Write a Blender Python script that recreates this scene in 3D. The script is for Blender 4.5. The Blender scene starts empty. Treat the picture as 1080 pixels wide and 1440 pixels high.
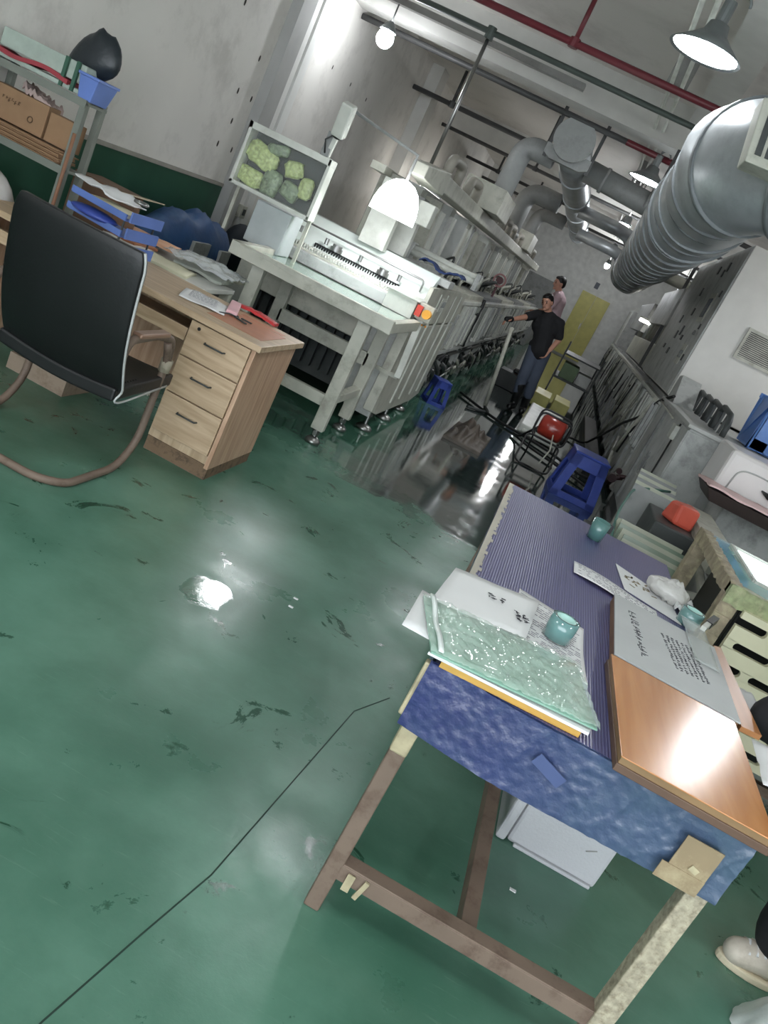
import bpy, bmesh, math, random
from mathutils import Vector, Matrix, Euler, noise as mnoise
random.seed(7)
S = bpy.context.scene
COL = S.collection
PI = math.pi

# ---------------------------------------------------------------- camera, world, exposure
F_PX = 1187.0
cam_d = bpy.data.cameras.new('camera')
cam = bpy.data.objects.new('camera', cam_d)
COL.objects.link(cam)
cam_d.sensor_fit = 'VERTICAL'; cam_d.sensor_height = 24.0
cam_d.lens = F_PX / 1440.0 * 24.0
cam_d.clip_start = 0.05; cam_d.clip_end = 200
# rows: world directions of the camera's right, down and forward axes
RGT = Vector((0.87553467, 0.22642057, 0.42681702))
DWN = Vector((0.47321879, -0.22362525, -0.85208904))
FWD = Vector((-0.09748342, 0.94801133, -0.30293813))
m = Matrix((RGT, -DWN, -FWD)).transposed().to_4x4()
m.translation = Vector((0, 0, 1.55))
cam.matrix_world = m
S.camera = cam

w = bpy.data.worlds.new('world'); S.world = w; w.use_nodes = True
w.node_tree.nodes['Background'].inputs[0].default_value = (0.80, 0.86, 0.92, 1)
w.node_tree.nodes['Background'].inputs[1].default_value = 3.3
S.view_settings.view_transform = 'Standard'
S.view_settings.look = 'None'
S.view_settings.gamma = 1.0
S.view_settings.use_curve_mapping = False
S.view_settings.exposure = 1.0
LAMP_E = 34.0       # radiance of the lit lamp faces

# ---------------------------------------------------------------- materials
def lin(c):
    c = c / 255.0
    return c / 12.92 if c <= 0.04045 else ((c + 0.055) / 1.055) ** 2.4
def rgb(r, g, b): return (lin(r), lin(g), lin(b), 1.0)
MATS = {}
def mat(name, col, rough=0.6, metal=0.0, var=0.12, scale=6.0, dirt=None, dirt_amt=0.45, dirt_scale=3.0,
        bump=0.0, bump_scale=40.0, emit=None, alpha=1.0, trans=0.0, coat=0.0, spec=0.5, ior=1.45):
    if name in MATS: return MATS[name]
    M = bpy.data.materials.new(name); M.use_nodes = True
    nt = M.node_tree; N = nt.nodes; L = nt.links
    bs = N['Principled BSDF']
    base = rgb(*col)
    tc = N.new('ShaderNodeTexCoord')
    nz = N.new('ShaderNodeTexNoise'); nz.inputs['Scale'].default_value = scale; nz.inputs['Detail'].default_value = 5
    L.new(tc.outputs['Object'], nz.inputs['Vector'])
    rp = N.new('ShaderNodeValToRGB')
    rp.color_ramp.elements[0].position = 0.3; rp.color_ramp.elements[1].position = 0.7
    rp.color_ramp.elements[0].color = tuple(c * (1 - var) for c in base[:3]) + (1,)
    rp.color_ramp.elements[1].color = tuple(min(1, c * (1 + var)) for c in base[:3]) + (1,)
    L.new(nz.outputs['Fac'], rp.inputs['Fac'])
    out = rp.outputs['Color']
    if dirt:
        n2 = N.new('ShaderNodeTexNoise'); n2.inputs['Scale'].default_value = dirt_scale
        n2.inputs['Detail'].default_value = 8; n2.inputs['Roughness'].default_value = 0.7
        L.new(tc.outputs['Object'], n2.inputs['Vector'])
        r2 = N.new('ShaderNodeValToRGB')
        r2.color_ramp.elements[0].position = 0.5; r2.color_ramp.elements[1].position = 0.68
        r2.color_ramp.elements[0].color = (0, 0, 0, 1); r2.color_ramp.elements[1].color = (dirt_amt,) * 3 + (1,)
        L.new(n2.outputs['Fac'], r2.inputs['Fac'])
        mx = N.new('ShaderNodeMixRGB'); L.new(r2.outputs['Color'], mx.inputs['Fac'])
        L.new(out, mx.inputs['Color1']); mx.inputs['Color2'].default_value = rgb(*dirt)
        out = mx.outputs['Color']
    L.new(out, bs.inputs['Base Color'])
    bs.inputs['Roughness'].default_value = rough
    bs.inputs['Metallic'].default_value = metal
    bs.inputs['Specular IOR Level'].default_value = spec
    bs.inputs['IOR'].default_value = ior
    bs.inputs['Coat Weight'].default_value = coat
    bs.inputs['Alpha'].default_value = alpha
    bs.inputs['Transmission Weight'].default_value = trans
    if bump:
        nb = N.new('ShaderNodeTexNoise'); nb.inputs['Scale'].default_value = bump_scale; nb.inputs['Detail'].default_value = 4
        L.new(tc.outputs['Object'], nb.inputs['Vector'])
        b = N.new('ShaderNodeBump'); b.inputs['Strength'].default_value = bump; b.inputs['Distance'].default_value = 0.01
        L.new(nb.outputs['Fac'], b.inputs['Height']); L.new(b.outputs['Normal'], bs.inputs['Normal'])
        if coat: L.new(b.outputs['Normal'], bs.inputs['Coat Normal'])
    if emit:
        bs.inputs['Emission Color'].default_value = rgb(*emit[0]); bs.inputs['Emission Strength'].default_value = emit[1]
    MATS[name] = M
    return M

def wood(name, col, col2, rough=0.45, axis='Z', scale=1.0, coat=0.0):
    M = bpy.data.materials.new(name); M.use_nodes = True
    nt = M.node_tree; N = nt.nodes; L = nt.links; bs = N['Principled BSDF']
    tc = N.new('ShaderNodeTexCoord'); mp = N.new('ShaderNodeMapping')
    sc = {'X': (0.8, 9, 9), 'Y': (9, 0.8, 9), 'Z': (9, 9, 0.8)}[axis]
    mp.inputs['Scale'].default_value = tuple(s * scale for s in sc)
    L.new(tc.outputs['Object'], mp.inputs['Vector'])
    nz = N.new('ShaderNodeTexNoise'); nz.inputs['Scale'].default_value = 4; nz.inputs['Detail'].default_value = 8; nz.inputs['Distortion'].default_value = 0.6
    L.new(mp.outputs['Vector'], nz.inputs['Vector'])
    rp = N.new('ShaderNodeValToRGB'); rp.color_ramp.elements[0].position = 0.35; rp.color_ramp.elements[1].position = 0.65
    rp.color_ramp.elements[0].color = rgb(*col2); rp.color_ramp.elements[1].color = rgb(*col)
    L.new(nz.outputs['Fac'], rp.inputs['Fac']); L.new(rp.outputs['Color'], bs.inputs['Base Color'])
    bs.inputs['Roughness'].default_value = rough; bs.inputs['Coat Weight'].default_value = coat
    MATS[name] = M
    return M

M_white = mat('painted_steel_white', (196, 198, 190), 0.42, dirt=(120, 118, 105), dirt_amt=0.35, dirt_scale=4)
M_white2 = mat('painted_steel_cream', (178, 178, 166), 0.45, dirt=(96, 92, 78), dirt_amt=0.5, dirt_scale=5)
M_grey = mat('grey_pvc', (172, 174, 171), 0.5, dirt=(70, 68, 64), dirt_amt=0.5, dirt_scale=4)
M_grey2 = mat('mid_grey_pvc', (136, 138, 137), 0.5, dirt=(60, 58, 56), dirt_amt=0.5, dirt_scale=4)
M_dgrey = mat('dark_grey_plastic', (58, 62, 62), 0.5, dirt=(90, 90, 86), dirt_amt=0.4)
M_black = mat('black_plastic', (24, 25, 26), 0.45)
M_blackrub = mat('black_rubber', (20, 21, 22), 0.6)
M_steel = mat('brushed_steel', (150, 150, 148), 0.3, 0.9, dirt=(80, 78, 74), dirt_amt=0.4)
M_chrome = mat('chrome', (200, 200, 200), 0.12, 1.0, var=0.03)
M_rust = mat('rusty_brown_steel', (112, 96, 84), 0.6, 0.1, dirt=(70, 50, 40), dirt_amt=0.6, dirt_scale=14)
M_galv = mat('galvanised_duct', (166, 170, 172), 0.36, 0.42, var=0.2, scale=3, dirt=(112, 116, 118), dirt_amt=0.5, dirt_scale=2, bump=0.3, bump_scale=7)
M_pvcpipe = mat('grey_vent_pipe', (146, 148, 146), 0.45, dirt=(80, 80, 78), dirt_amt=0.5)
M_paper = mat('paper_white', (216, 216, 216), 0.7, var=0.03)
M_ink = mat('ink', (50, 50, 58), 0.7)
M_inkf = mat('faint_print', (120, 120, 128), 0.7)
M_blue = mat('blue_plastic', (50, 70, 150), 0.4, dirt=(90, 100, 160), dirt_amt=0.3)
M_lblue = mat('light_blue_plastic', (96, 120, 182), 0.4)
M_glass = mat('green_tape_glass', (120, 180, 175), 0.12, alpha=0.62, var=0.05)
M_card = mat('cardboard', (142, 112, 84), 0.8, dirt=(110, 84, 60), dirt_amt=0.5)
M_skin = mat('skin', (190, 140, 118), 0.5, var=0.06)
M_hair = mat('black_hair', (22, 20, 20), 0.5)
M_lamp = mat('lit_lamp_face', (255, 255, 255), 0.5, emit=((248, 252, 255), LAMP_E))

# ---------------------------------------------------------------- mesh builder
class MB:
    def __init__(s): s.v = []; s.f = []; s.sm = []
    def add(s, vs, fs, smooth=False):
        o = len(s.v); s.v += [tuple(v) for v in vs]
        for f in fs: s.f.append(tuple(i + o for i in f)); s.sm.append(smooth)
        return s
    def box(s, x0, x1, y0, y1, z0, z1):
        vs = [(x, y, z) for x in (x0, x1) for y in (y0, y1) for z in (z0, z1)]
        return s.add(vs, [(0, 1, 3, 2), (4, 6, 7, 5), (0, 4, 5, 1), (2, 3, 7, 6), (0, 2, 6, 4), (1, 5, 7, 3)])
    def hexa(s, b, t):   # bottom 4 pts, top 4 pts (ccw)
        return s.add(list(b) + list(t), [(3, 2, 1, 0), (4, 5, 6, 7), (0, 1, 5, 4), (1, 2, 6, 5), (2, 3, 7, 6), (3, 0, 4, 7)])
    def bar(s, a, b, w, h=None, up=(0, 0, 1)):
        h = h or w; a = Vector(a); b = Vector(b); d = (b - a).normalized(); u = Vector(up)
        if abs(d.dot(u)) > 0.98: u = Vector((0, 1, 0))
        r = d.cross(u).normalized() * (w / 2); u = r.cross(d).normalized() * (h / 2)
        return s.hexa([a - r - u, a + r - u, a + r + u, a - r + u], [b - r - u, b + r - u, b + r + u, b - r + u])
    def tube(s, pts, r, n=10, cap=True, closed=False):
        pts = [Vector(p) for p in pts]; rs = r if isinstance(r, (list, tuple)) else [r] * len(pts)
        rings = []; prev = None; k = len(pts)
        for i, p in enumerate(pts):
            if closed: d = (pts[(i + 1) % k] - pts[i - 1]).normalized()
            elif i == 0: d = (pts[1] - p).normalized()
            elif i == k - 1: d = (p - pts[-2]).normalized()
            else: d = ((pts[i + 1] - p).normalized() + (p - pts[i - 1]).normalized()).normalized()
            if prev is None:
                u = Vector((0, 0, 1)) if abs(d.z) < 0.9 else Vector((1, 0, 0))
            else: u = prev
            a = d.cross(u).normalized(); b2 = a.cross(d).normalized(); prev = b2
            rings.append([p + a * math.cos(t) * rs[i] + b2 * math.sin(t) * rs[i] for t in [2 * PI * j / n for j in range(n)]])
        vs = [v for ring in rings for v in ring]; fs = []
        for i in range(k if closed else k - 1):
            i2 = (i + 1) % k
            for j in range(n):
                j2 = (j + 1) % n
                fs.append((i * n + j, i * n + j2, i2 * n + j2, i2 * n + j))
        s.add(vs, fs, True)
        if cap and not closed:
            o = len(s.v) - k * n
            s.f.append(tuple(o + j for j in reversed(range(n)))); s.sm.append(False)
            s.f.append(tuple(o + (k - 1) * n + j for j in range(n))); s.sm.append(False)
        return s
    def lathe(s, prof, c=(0, 0, 0), n=28, axis='Z', smooth=True):
        vs = []; fs = []
        for r, h in prof:
            for j in range(n):
                t = 2 * PI * j / n
                if axis == 'Z': vs.append((c[0] + r * math.cos(t), c[1] + r * math.sin(t), c[2] + h))
                elif axis == 'Y': vs.append((c[0] + r * math.cos(t), c[1] + h, c[2] + r * math.sin(t)))
                else: vs.append((c[0] + h, c[1] + r * math.cos(t), c[2] + r * math.sin(t)))
        for i in range(len(prof) - 1):
            for j in range(n):
                j2 = (j + 1) % n; fs.append((i * n + j, i * n + j2, (i + 1) * n + j2, (i + 1) * n + j))
        return s.add(vs, fs, smooth)
    def cyl(s, c, r, h, n=20, axis='Z'):
        return s.lathe([(0.0001, 0), (r, 0), (r, h), (0.0001, h)], c, n, axis, False)
    def prism(s, poly, z0, z1):
        n = len(poly); vs = [(p[0], p[1], z0) for p in poly] + [(p[0], p[1], z1) for p in poly]
        fs = [tuple(reversed(range(n))), tuple(range(n, 2 * n))] + [(i, (i + 1) % n, n + (i + 1) % n, n + i) for i in range(n)]
        return s.add(vs, fs)
    def prismx(s, poly, x0, x1):   # poly in (y,z)
        n = len(poly); vs = [(x0, p[0], p[1]) for p in poly] + [(x1, p[0], p[1]) for p in poly]
        fs = [tuple(reversed(range(n))), tuple(range(n, 2 * n))] + [(i, (i + 1) % n, n + (i + 1) % n, n + i) for i in range(n)]
        return s.add(vs, fs)
    def prismy(s, poly, y0, y1):   # poly in (x,z)
        n = len(poly); vs = [(p[0], y0, p[1]) for p in poly] + [(p[0], y1, p[1]) for p in poly]
        fs = [tuple(range(n)), tuple(reversed(range(n, 2 * n)))] + [(i, n + i, n + (i + 1) % n, (i + 1) % n) for i in range(n)]
        return s.add(vs, fs)
    def grid(s, fn, nu, nv, smooth=True):
        vs = [fn(i / nu, j / nv) for i in range(nu + 1) for j in range(nv + 1)]
        fs = [(i * (nv + 1) + j, (i + 1) * (nv + 1) + j, (i + 1) * (nv + 1) + j + 1, i * (nv + 1) + j + 1) for i in range(nu) for j in range(nv)]
        return s.add(vs, fs, smooth)
    def sheet(s, fn, nu, nv, th):   # solid sheet with thickness downwards along z
        o = len(s.v)
        s.grid(fn, nu, nv); k = (nu + 1) * (nv + 1)
        s.add([(v[0], v[1], v[2] - th) for v in s.v[o:o + k]],
              [(i * (nv + 1) + j, i * (nv + 1) + j + 1, (i + 1) * (nv + 1) + j + 1, (i + 1) * (nv + 1) + j) for i in range(nu) for j in range(nv)], True)
        def side(idx):
            for a, b in zip(idx, idx[1:]): s.f.append((o + a, o + b, o + k + b, o + k + a)); s.sm.append(False)
        side([j for j in range(nv + 1)]); side([nu * (nv + 1) + j for j in reversed(range(nv + 1))])
        side([i * (nv + 1) for i in reversed(range(nu + 1))]); side([i * (nv + 1) + nv for i in range(nu + 1)])
        return s
    def ball(s, c, r, n=14, sz=(1, 1, 1)):
        return s.lathe_ball(c, r, n, sz)
    def lathe_ball(s, c, r, n, sz):
        vs = []; fs = []; m2 = n // 2
        for i in range(m2 + 1):
            ph = PI * i / m2
            for j in range(n):
                t = 2 * PI * j / n
                vs.append((c[0] + r * sz[0] * math.sin(ph) * math.cos(t), c[1] + r * sz[1] * math.sin(ph) * math.sin(t), c[2] + r * sz[2] * math.cos(ph)))
        for i in range(m2):
            for j in range(n):
                j2 = (j + 1) % n; fs.append((i * n + j, (i + 1) * n + j, (i + 1) * n + j2, i * n + j2))
        return s.add(vs, fs, True)
    def xf(s, M4):
        s.v = [tuple(M4 @ Vector(v)) for v in s.v]; return s
    def build(s, name, material, parent=None, bevel=0.0, local=False, label=None, loc=None, seg=2):
        me = bpy.data.meshes.new(name)
        off = Vector((0, 0, 0))
        if parent is not None and not local:
            off = parent.location.copy(); pp = parent.parent
            while pp is not None: off += pp.location; pp = pp.parent
        if loc is not None: off = Vector(loc)
        me.from_pydata([tuple(Vector(v) - off) for v in s.v], [], s.f)
        me.polygons.foreach_set('use_smooth', s.sm)
        me.validate(); me.update()
        bm = bmesh.new(); bm.from_mesh(me); bmesh.ops.remove_doubles(bm, verts=bm.verts, dist=1e-5)
        bmesh.ops.recalc_face_normals(bm, faces=bm.faces); bm.to_mesh(me); bm.free()
        me.materials.append(material)
        o = bpy.data.objects.new(name, me); COL.objects.link(o)
        if parent is not None: o.parent = parent
        if loc is not None: o.location = loc
        if bevel:
            b = o.modifiers.new('bevel', 'BEVEL'); b.width = bevel; b.segments = seg; b.limit_method = 'ANGLE'; b.angle_limit = 0.7
        if label: o['label'] = label
        return o

def tag(o, label, cat, group=None):
    o['label'] = label; o['category'] = cat
    if group: o['group'] = group
    return o
def thing(name, label, cat, loc=(0, 0, 0), rotz=0.0, group=None):
    o = bpy.data.objects.new(name, None); COL.objects.link(o); o.empty_display_size = 0.1
    o.location = loc; o.rotation_euler = (0, 0, rotz)
    return tag(o, label, cat, group)
def struct(name, mb, material, bevel=0):
    o = mb.build(name, material, bevel=bevel); o['kind'] = 'structure'; return o
def single(name, mb, material, label, cat, group=None, bevel=0.0, loc=None):
    if loc is None:
        xs = [v[0] for v in mb.v]; ys = [v[1] for v in mb.v]; zs = [v[2] for v in mb.v]
        loc = ((min(xs) + max(xs)) / 2, (min(ys) + max(ys)) / 2, min(zs))
    o = mb.build(name, material, bevel=bevel, loc=loc)
    return tag(o, label, cat, group)
def dup(root, loc, label=None, rotz=None, group=None):
    r = root.copy(); COL.objects.link(r); r.location = loc
    if rotz is not None: r.rotation_euler = (0, 0, rotz)
    if label: r['label'] = label
    if group: r['group'] = group
    for ch in list(root.children):
        c = ch.copy(); COL.objects.link(c); c.parent = r
        for g in ch.children:
            d = g.copy(); COL.objects.link(d); d.parent = c
    return r
def nz(x, y=0.0, z=0.0): return mnoise.noise(Vector((x, y, z)))
def arc(c, r, a0, a1, n, plane='XZ'):
    out = []
    for i in range(n + 1):
        t = a0 + (a1 - a0) * i / n
        if plane == 'XZ': out.append((c[0] + r * math.cos(t), c[1], c[2] + r * math.sin(t)))
        elif plane == 'YZ': out.append((c[0], c[1] + r * math.cos(t), c[2] + r * math.sin(t)))
        else: out.append((c[0] + r * math.cos(t), c[1] + r * math.sin(t), c[2]))
    return out
def round_path(pts, r, n=5):
    pts = [Vector(p) for p in pts]; out = [pts[0]]
    for a, b, c in zip(pts, pts[1:], pts[2:]):
        d1 = (a - b); d2 = (c - b); rr = min(r, d1.length * 0.45, d2.length * 0.45)
        p1 = b + d1.normalized() * rr; p2 = b + d2.normalized() * rr
        for i in range(n + 1):
            t = i / n; out.append(p1 * (1 - t) ** 2 + b * 2 * t * (1 - t) + p2 * t * t)
    out.append(pts[-1]); return out
# ---------------------------------------------------------------- the room
CEIL = 3.62
def floor_mat():
    M = bpy.data.materials.new('green_epoxy_floor'); M.use_nodes = True
    nt = M.node_tree; N = nt.nodes; L = nt.links; bs = N['Principled BSDF']
    tc = N.new('ShaderNodeTexCoord'); P = tc.outputs['Object']
    def noise(scale, detail=4, rough=0.5, vec=None, dist=0.0):
        n = N.new('ShaderNodeTexNoise'); n.inputs['Scale'].default_value = scale; n.inputs['Detail'].default_value = detail
        n.inputs['Roughness'].default_value = rough; n.inputs['Distortion'].default_value = dist
        L.new(vec or P, n.inputs['Vector']); return n.outputs['Fac']
    def mth(op, a, b=None, c=None, clamp=False):
        n = N.new('ShaderNodeMath'); n.operation = op; n.use_clamp = clamp
        for i, v in enumerate((a, b, c)):
            if v is None: continue
            if isinstance(v, (int, float)): n.inputs[i].default_value = v
            else: L.new(v, n.inputs[i])
        return n.outputs[0]
    def ramp(f, p0, p1, c0=0.0, c1=1.0):
        n = N.new('ShaderNodeMapRange'); n.interpolation_type = 'SMOOTHSTEP'
        L.new(f, n.inputs[0]); n.inputs[1].default_value = p0; n.inputs[2].default_value = p1
        n.inputs[3].default_value = c0; n.inputs[4].default_value = c1; return n.outputs[0]
    def mix(f, a, b):
        n = N.new('ShaderNodeMixRGB')
        for i, v in ((0, f), (1, a), (2, b)):
            if isinstance(v, tuple): n.inputs[i].default_value = v
            elif isinstance(v, (int, float)): n.inputs[i].default_value = v
            else: L.new(v, n.inputs[i])
        return n.outputs[0]
    sep = N.new('ShaderNodeSeparateXYZ'); L.new(P, sep.inputs[0])
    X, Y = sep.outputs[0], sep.outputs[1]
    edge = noise(3.0, 6, 0.6)
    yy = mth('ADD', Y, mth('MULTIPLY', mth('SUBTRACT', edge, 0.5), 1.6))
    wet = ramp(yy, 5.0, 5.4)
    xx = mth('ADD', X, mth('MULTIPLY', mth('SUBTRACT', edge, 0.5), 0.6))
    aisle = ramp(xx, -1.05, -0.75)
    wet_a = mth('MULTIPLY', wet, aisle)
    # colours of the coating and of the tiled aisle
    worn = noise(1.1, 7, 0.62)
    g = mix(ramp(worn, 0.35, 0.7), rgb(58, 98, 80), rgb(92, 132, 114))
    st = noise(4.2, 7, 0.68, dist=0.8)
    stain = ramp(st, 0.60, 0.66)
    g = mix(mth('MULTIPLY', stain, 0.75), g, rgb(20, 54, 38))
    sc_m = N.new('ShaderNodeMapping'); sc_m.inputs['Scale'].default_value = (2.2, 26, 1); sc_m.inputs['Rotation'].default_value = (0, 0, 0.4)
    L.new(P, sc_m.inputs['Vector'])
    scr = ramp(noise(3, 6, 0.7, sc_m.outputs[0]), 0.58, 0.75)
    g = mix(mth('MULTIPLY', scr, 0.35), g, rgb(120, 150, 134))
    br = N.new('ShaderNodeTexBrick'); br.inputs['Scale'].default_value = 1.0
    br.inputs['Brick Width'].default_value = 0.6; br.inputs['Row Height'].default_value = 0.6
    br.offset = 0.0; br.inputs['Mortar Size'].default_value = 0.012
    br.inputs['Color1'].default_value = rgb(48, 62, 58); br.inputs['Color2'].default_value = rgb(38, 54, 50); br.inputs['Mortar'].default_value = rgb(12, 16, 15)
    L.new(P, br.inputs['Vector'])
    col = mix(wet_a, g, br.outputs['Color'])
    L.new(col, bs.inputs['Base Color'])
    # gloss: dry coating is satin, stains and the flooded aisle are wet
    dry = ramp(noise(2.3, 6, 0.6), 0.3, 0.75, 0.26, 0.46)
    r = mth('SUBTRACT', dry, mth('MULTIPLY', stain, 0.16))
    wr = mth('ADD', mth('MULTIPLY', ramp(noise(6, 5, 0.6), 0.45, 0.75), 0.14), 0.045)
    n = N.new('ShaderNodeMix'); L.new(wet, n.inputs[0]); L.new(r, n.inputs[2]); L.new(wr, n.inputs[3])
    # a round puddle in the dry part
    dx = mth('SUBTRACT', X, -0.775); dy = mth('SUBTRACT', Y, 2.87)
    d = mth('SQRT', mth('ADD', mth('MULTIPLY', dx, dx), mth('MULTIPLY', mth('MULTIPLY', dy, dy), 0.5)))
    d = mth('ADD', d, mth('MULTIPLY', mth('SUBTRACT', noise(14, 3), 0.5), 0.08))
    pud = ramp(d, 0.085, 0.10, 1.0, 0.0)
    n2 = N.new('ShaderNodeMix'); L.new(pud, n2.inputs[0]); L.new(n.outputs[0], n2.inputs[2]); n2.inputs[3].default_value = 0.02
    L.new(n2.outputs[0], bs.inputs['Roughness'])
    bs.inputs['Specular IOR Level'].default_value = 0.6
    cw = mth('MAXIMUM', mth('MULTIPLY', wet_a, 1.0), pud)
    L.new(cw, bs.inputs['Coat Weight']); bs.inputs['Coat Roughness'].default_value = 0.03; bs.inputs['Coat IOR'].default_value = 1.6
    b = N.new('ShaderNodeBump'); b.inputs['Strength'].default_value = 0.12; b.inputs['Distance'].default_value = 0.01
    L.new(mth('MULTIPLY', noise(9, 6, 0.7), mth('SUBTRACT', 1.0, mth('MULTIPLY', wet, 0.72))), b.inputs['Height'])
    L.new(b.outputs[0], bs.inputs['Normal']); L.new(b.outputs[0], bs.inputs['Coat Normal'])
    return M
M_wall = mat('plaster_wall', (214, 211, 205), 0.75, var=0.05, scale=1.2, dirt=(150, 146, 140), dirt_amt=0.35, dirt_scale=2.2)
M_ceil = mat('ceiling_paint', (206, 202, 196), 0.8, var=0.05, scale=0.8, dirt=(150, 145, 140), dirt_amt=0.4, dirt_scale=0.9)
M_beam = mat('beam_paint', (196, 195, 190), 0.8, var=0.05)
M_wain = mat('green_wall_paint', (38, 78, 60), 0.45, var=0.1, dirt=(30, 60, 48), dirt_amt=0.4)

XL, XR, Y0, YB = -3.5, 4.6, -4.0, 29.0
struct('floor', MB().box(XL, XR, Y0, YB, -0.1, 0), floor_mat())
struct('ceiling', MB().box(XL, XR, Y0, YB, CEIL, CEIL + 0.15), M_ceil)
struct('wall_left', MB().box(XL - 0.2, XL, Y0, YB, 0, CEIL), M_wall)
struct('wall_right', MB().box(XR, XR + 0.2, Y0, YB, 0, CEIL), M_wall)
struct('wall_back', MB().box(XL - 0.2, XR + 0.2, YB, YB + 0.2, 0, CEIL), mat('far_wall_paint', (205, 206, 202), 0.7))
struct('trim_1', MB().box(XL - 0.01, XL + 0.006, Y0, 7.75, 0, 1.11), M_wain)                 # painted dado
struct('trim_2', MB().box(XL, XL + 0.02, Y0, 7.72, 1.11, 1.14), mat('dado_strip', (150, 146, 138), 0.6))
# corner pilaster with its pale conduits
struct('trim_3', MB().box(XL, XL + 0.10, 7.74, 8.02, 0, CEIL), mat('pilaster_grey', (164, 164, 161), 0.7, var=0.05))
struct('trim_4', MB().box(XL, XL + 0.05, 8.06, 8.24, 0, CEIL).box(XL, XL + 0.06, 8.28, 8.44, 0, CEIL), mat('conduit_cover_white', (214, 214, 210), 0.5, var=0.04))
struct('trim_5', MB().box(XL, XL + 0.18, 12.7, 13.1, 0, CEIL), M_beam)
# beams
struct('trim_6', MB().box(XL, XR, 9.0, 9.35, 3.24, CEIL), M_beam)
struct('trim_7', MB().box(XL, XR, 15.0, 15.35, 3.22, CEIL), M_beam)
struct('trim_8', MB().box(XL, XR, 21.0, 21.35, 3.22, CEIL), M_beam)
struct('trim_9', MB().box(XL, XR, 3.0, 3.35, 3.22, CEIL), M_beam)
struct('trim_10', MB().box(0.0, 0.26, 3.35, 9.0, 3.44, CEIL), M_beam)
# crack in the floor coating
cr = MB(); pts = [(0.04, 2.86), (-0.05, 2.65), (-0.085, 2.3), (-0.12, 1.95), (-0.15, 1.65), (-0.205, 1.4), (-0.26, 1.13), (-0.29, 0.9)]
for a, b in zip(pts, pts[1:]): cr.bar((a[0], a[1], 0.0003), (b[0], b[1], 0.0003), 0.004, 0.0012)
struct('trim_11', cr, mat('floor_crack', (24, 48, 38), 0.7))
# screw holes in the plaster
hole = MB()
for y, z in ((6.94, 2.49), (7.53, 2.22), (7.36, 1.90), (7.66, 1.90), (7.35, 1.44), (7.65, 1.44), (7.45, 1.66)):
    hole.ball((XL + 0.002, y, z), 0.014, 8, (0.4, 0.9, 2.0))
for y in (9.2, 9.9, 10.6): hole.ball((XL + 0.002, y, 2.6), 0.012, 8, (0.4, 0.9, 2.0))
struct('trim_12', hole, mat('anchor_hole', (60, 56, 52), 0.9))
# yellow double door at the end
d = thing('door_1', '', ''); 
for k in ('label', 'category'): del d[k]
d['kind'] = 'structure'; d.location = (0.07, YB - 0.03, 0)
M_yel = mat('yellow_door_paint', (184, 178, 104), 0.45)
for x0, x1 in ((-0.42, 0.06), (0.07, 0.55)):
    mb = MB().box(x0, x1, YB - 0.06, YB, 0.05, 2.15).box(x0 + 0.05, x1 - 0.05, YB - 0.075, YB - 0.06, 0.2, 2.0)
    mb.build('door_leaf', M_yel, d)
MB().bar((0.03, YB - 0.08, 1.0), (0.03, YB - 0.08, 1.2), 0.025).build('door_handle', M_steel, d)
sg = MB().box(-0.16, -0.02, YB - 0.02, YB, 2.35, 2.55)
single('wall_sign', sg, mat('dark_sign', (70, 76, 86), 0.5), 'small dark sign on the far wall above the yellow door', 'sign')

# ---------------------------------------------------------------- lamps
def lamp_meshes():
    shade = MB().lathe([(0.03, 0.16), (0.055, 0.15), (0.07, 0.10), (0.12, 0.06), (0.205, 0.0), (0.20, -0.004), (0.115, 0.05), (0.06, 0.09), (0.02, 0.10)], n=32)
    face = MB().lathe([(0.0001, 0.014), (0.10, 0.016), (0.186, 0.010), (0.186, 0.006), (0.10, -0.004), (0.0001, -0.010)], n=32)
    neck = MB().cyl((0, 0, 0.155), 0.035, 0.11, 14).tube(arc((0.05, 0, 0.27), 0.05, PI, 0, 8), 0.008, 8)
    rod = MB().tube([(0, 0, 0.26), (0, 0, 0.60)], 0.009, 8).box(-0.04, 0.04, -0.03, 0.03, 0.56, 0.62)
    return shade, face, neck, rod
M_shade = mat('lamp_shade_grey', (120, 124, 124), 0.35, 0.4)
def pendant(loc, label):
    t = thing('pendant_lamp', label, 'lamp', (0, 0, 0), 0, 'disc lamps hanging from the ceiling')
    a, f, n_, r = lamp_meshes()
    a.build('lamp_shade', M_shade, t); f.build('lamp_face', M_lamp, t); n_.build('lamp_neck', M_shade, t); r.build('hanger_rod', M_steel, t)
    t.location = loc; return t
pA = pendant((-0.10, 5.20, 3.0), 'large lit disc lamp nearest the camera, under the pale conduit')
dup(pA, (-0.086, 9.4, 2.94), 'second disc lamp along the aisle, seen edge on beside the big duct')
for loc, lb in (((-0.1, 0.4, 3.0), 'disc lamp right above the camera'), ((2.9, 1.2, 3.0), 'disc lamp above the floor right of the camera'), ((-2.4, 0.8, 3.0), 'disc lamp above the floor left of the camera')):
    dup(pA, loc, lb)
M_bulbb = mat('lit_bell_bulb', (255, 255, 255), 0.5, emit=((248, 251, 255), 130))
bl0 = thing('bell_lamp', 'lit bulb under a bell cap, third lamp along the aisle', 'lamp', (0, 0, 0), 0, 'bell lamps down the hall')
MB().ball((0, 0, -.03), .078, 18, (1, 1, 1.1)).build('bulb', M_bulbb, bl0)
MB().lathe([(.025, .15), (.06, .13), (.075, .05), (.105, .02), (.10, .015), (.07, .04), (.05, .10)], n=24).build('lamp_cap', M_shade, bl0)
MB().tube([(0, 0, .14), (0, 0, .66)], .009, 8).build('hanger_rod', M_steel, bl0)
bl0.location = (-0.11, 14.1, 2.95)
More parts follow.
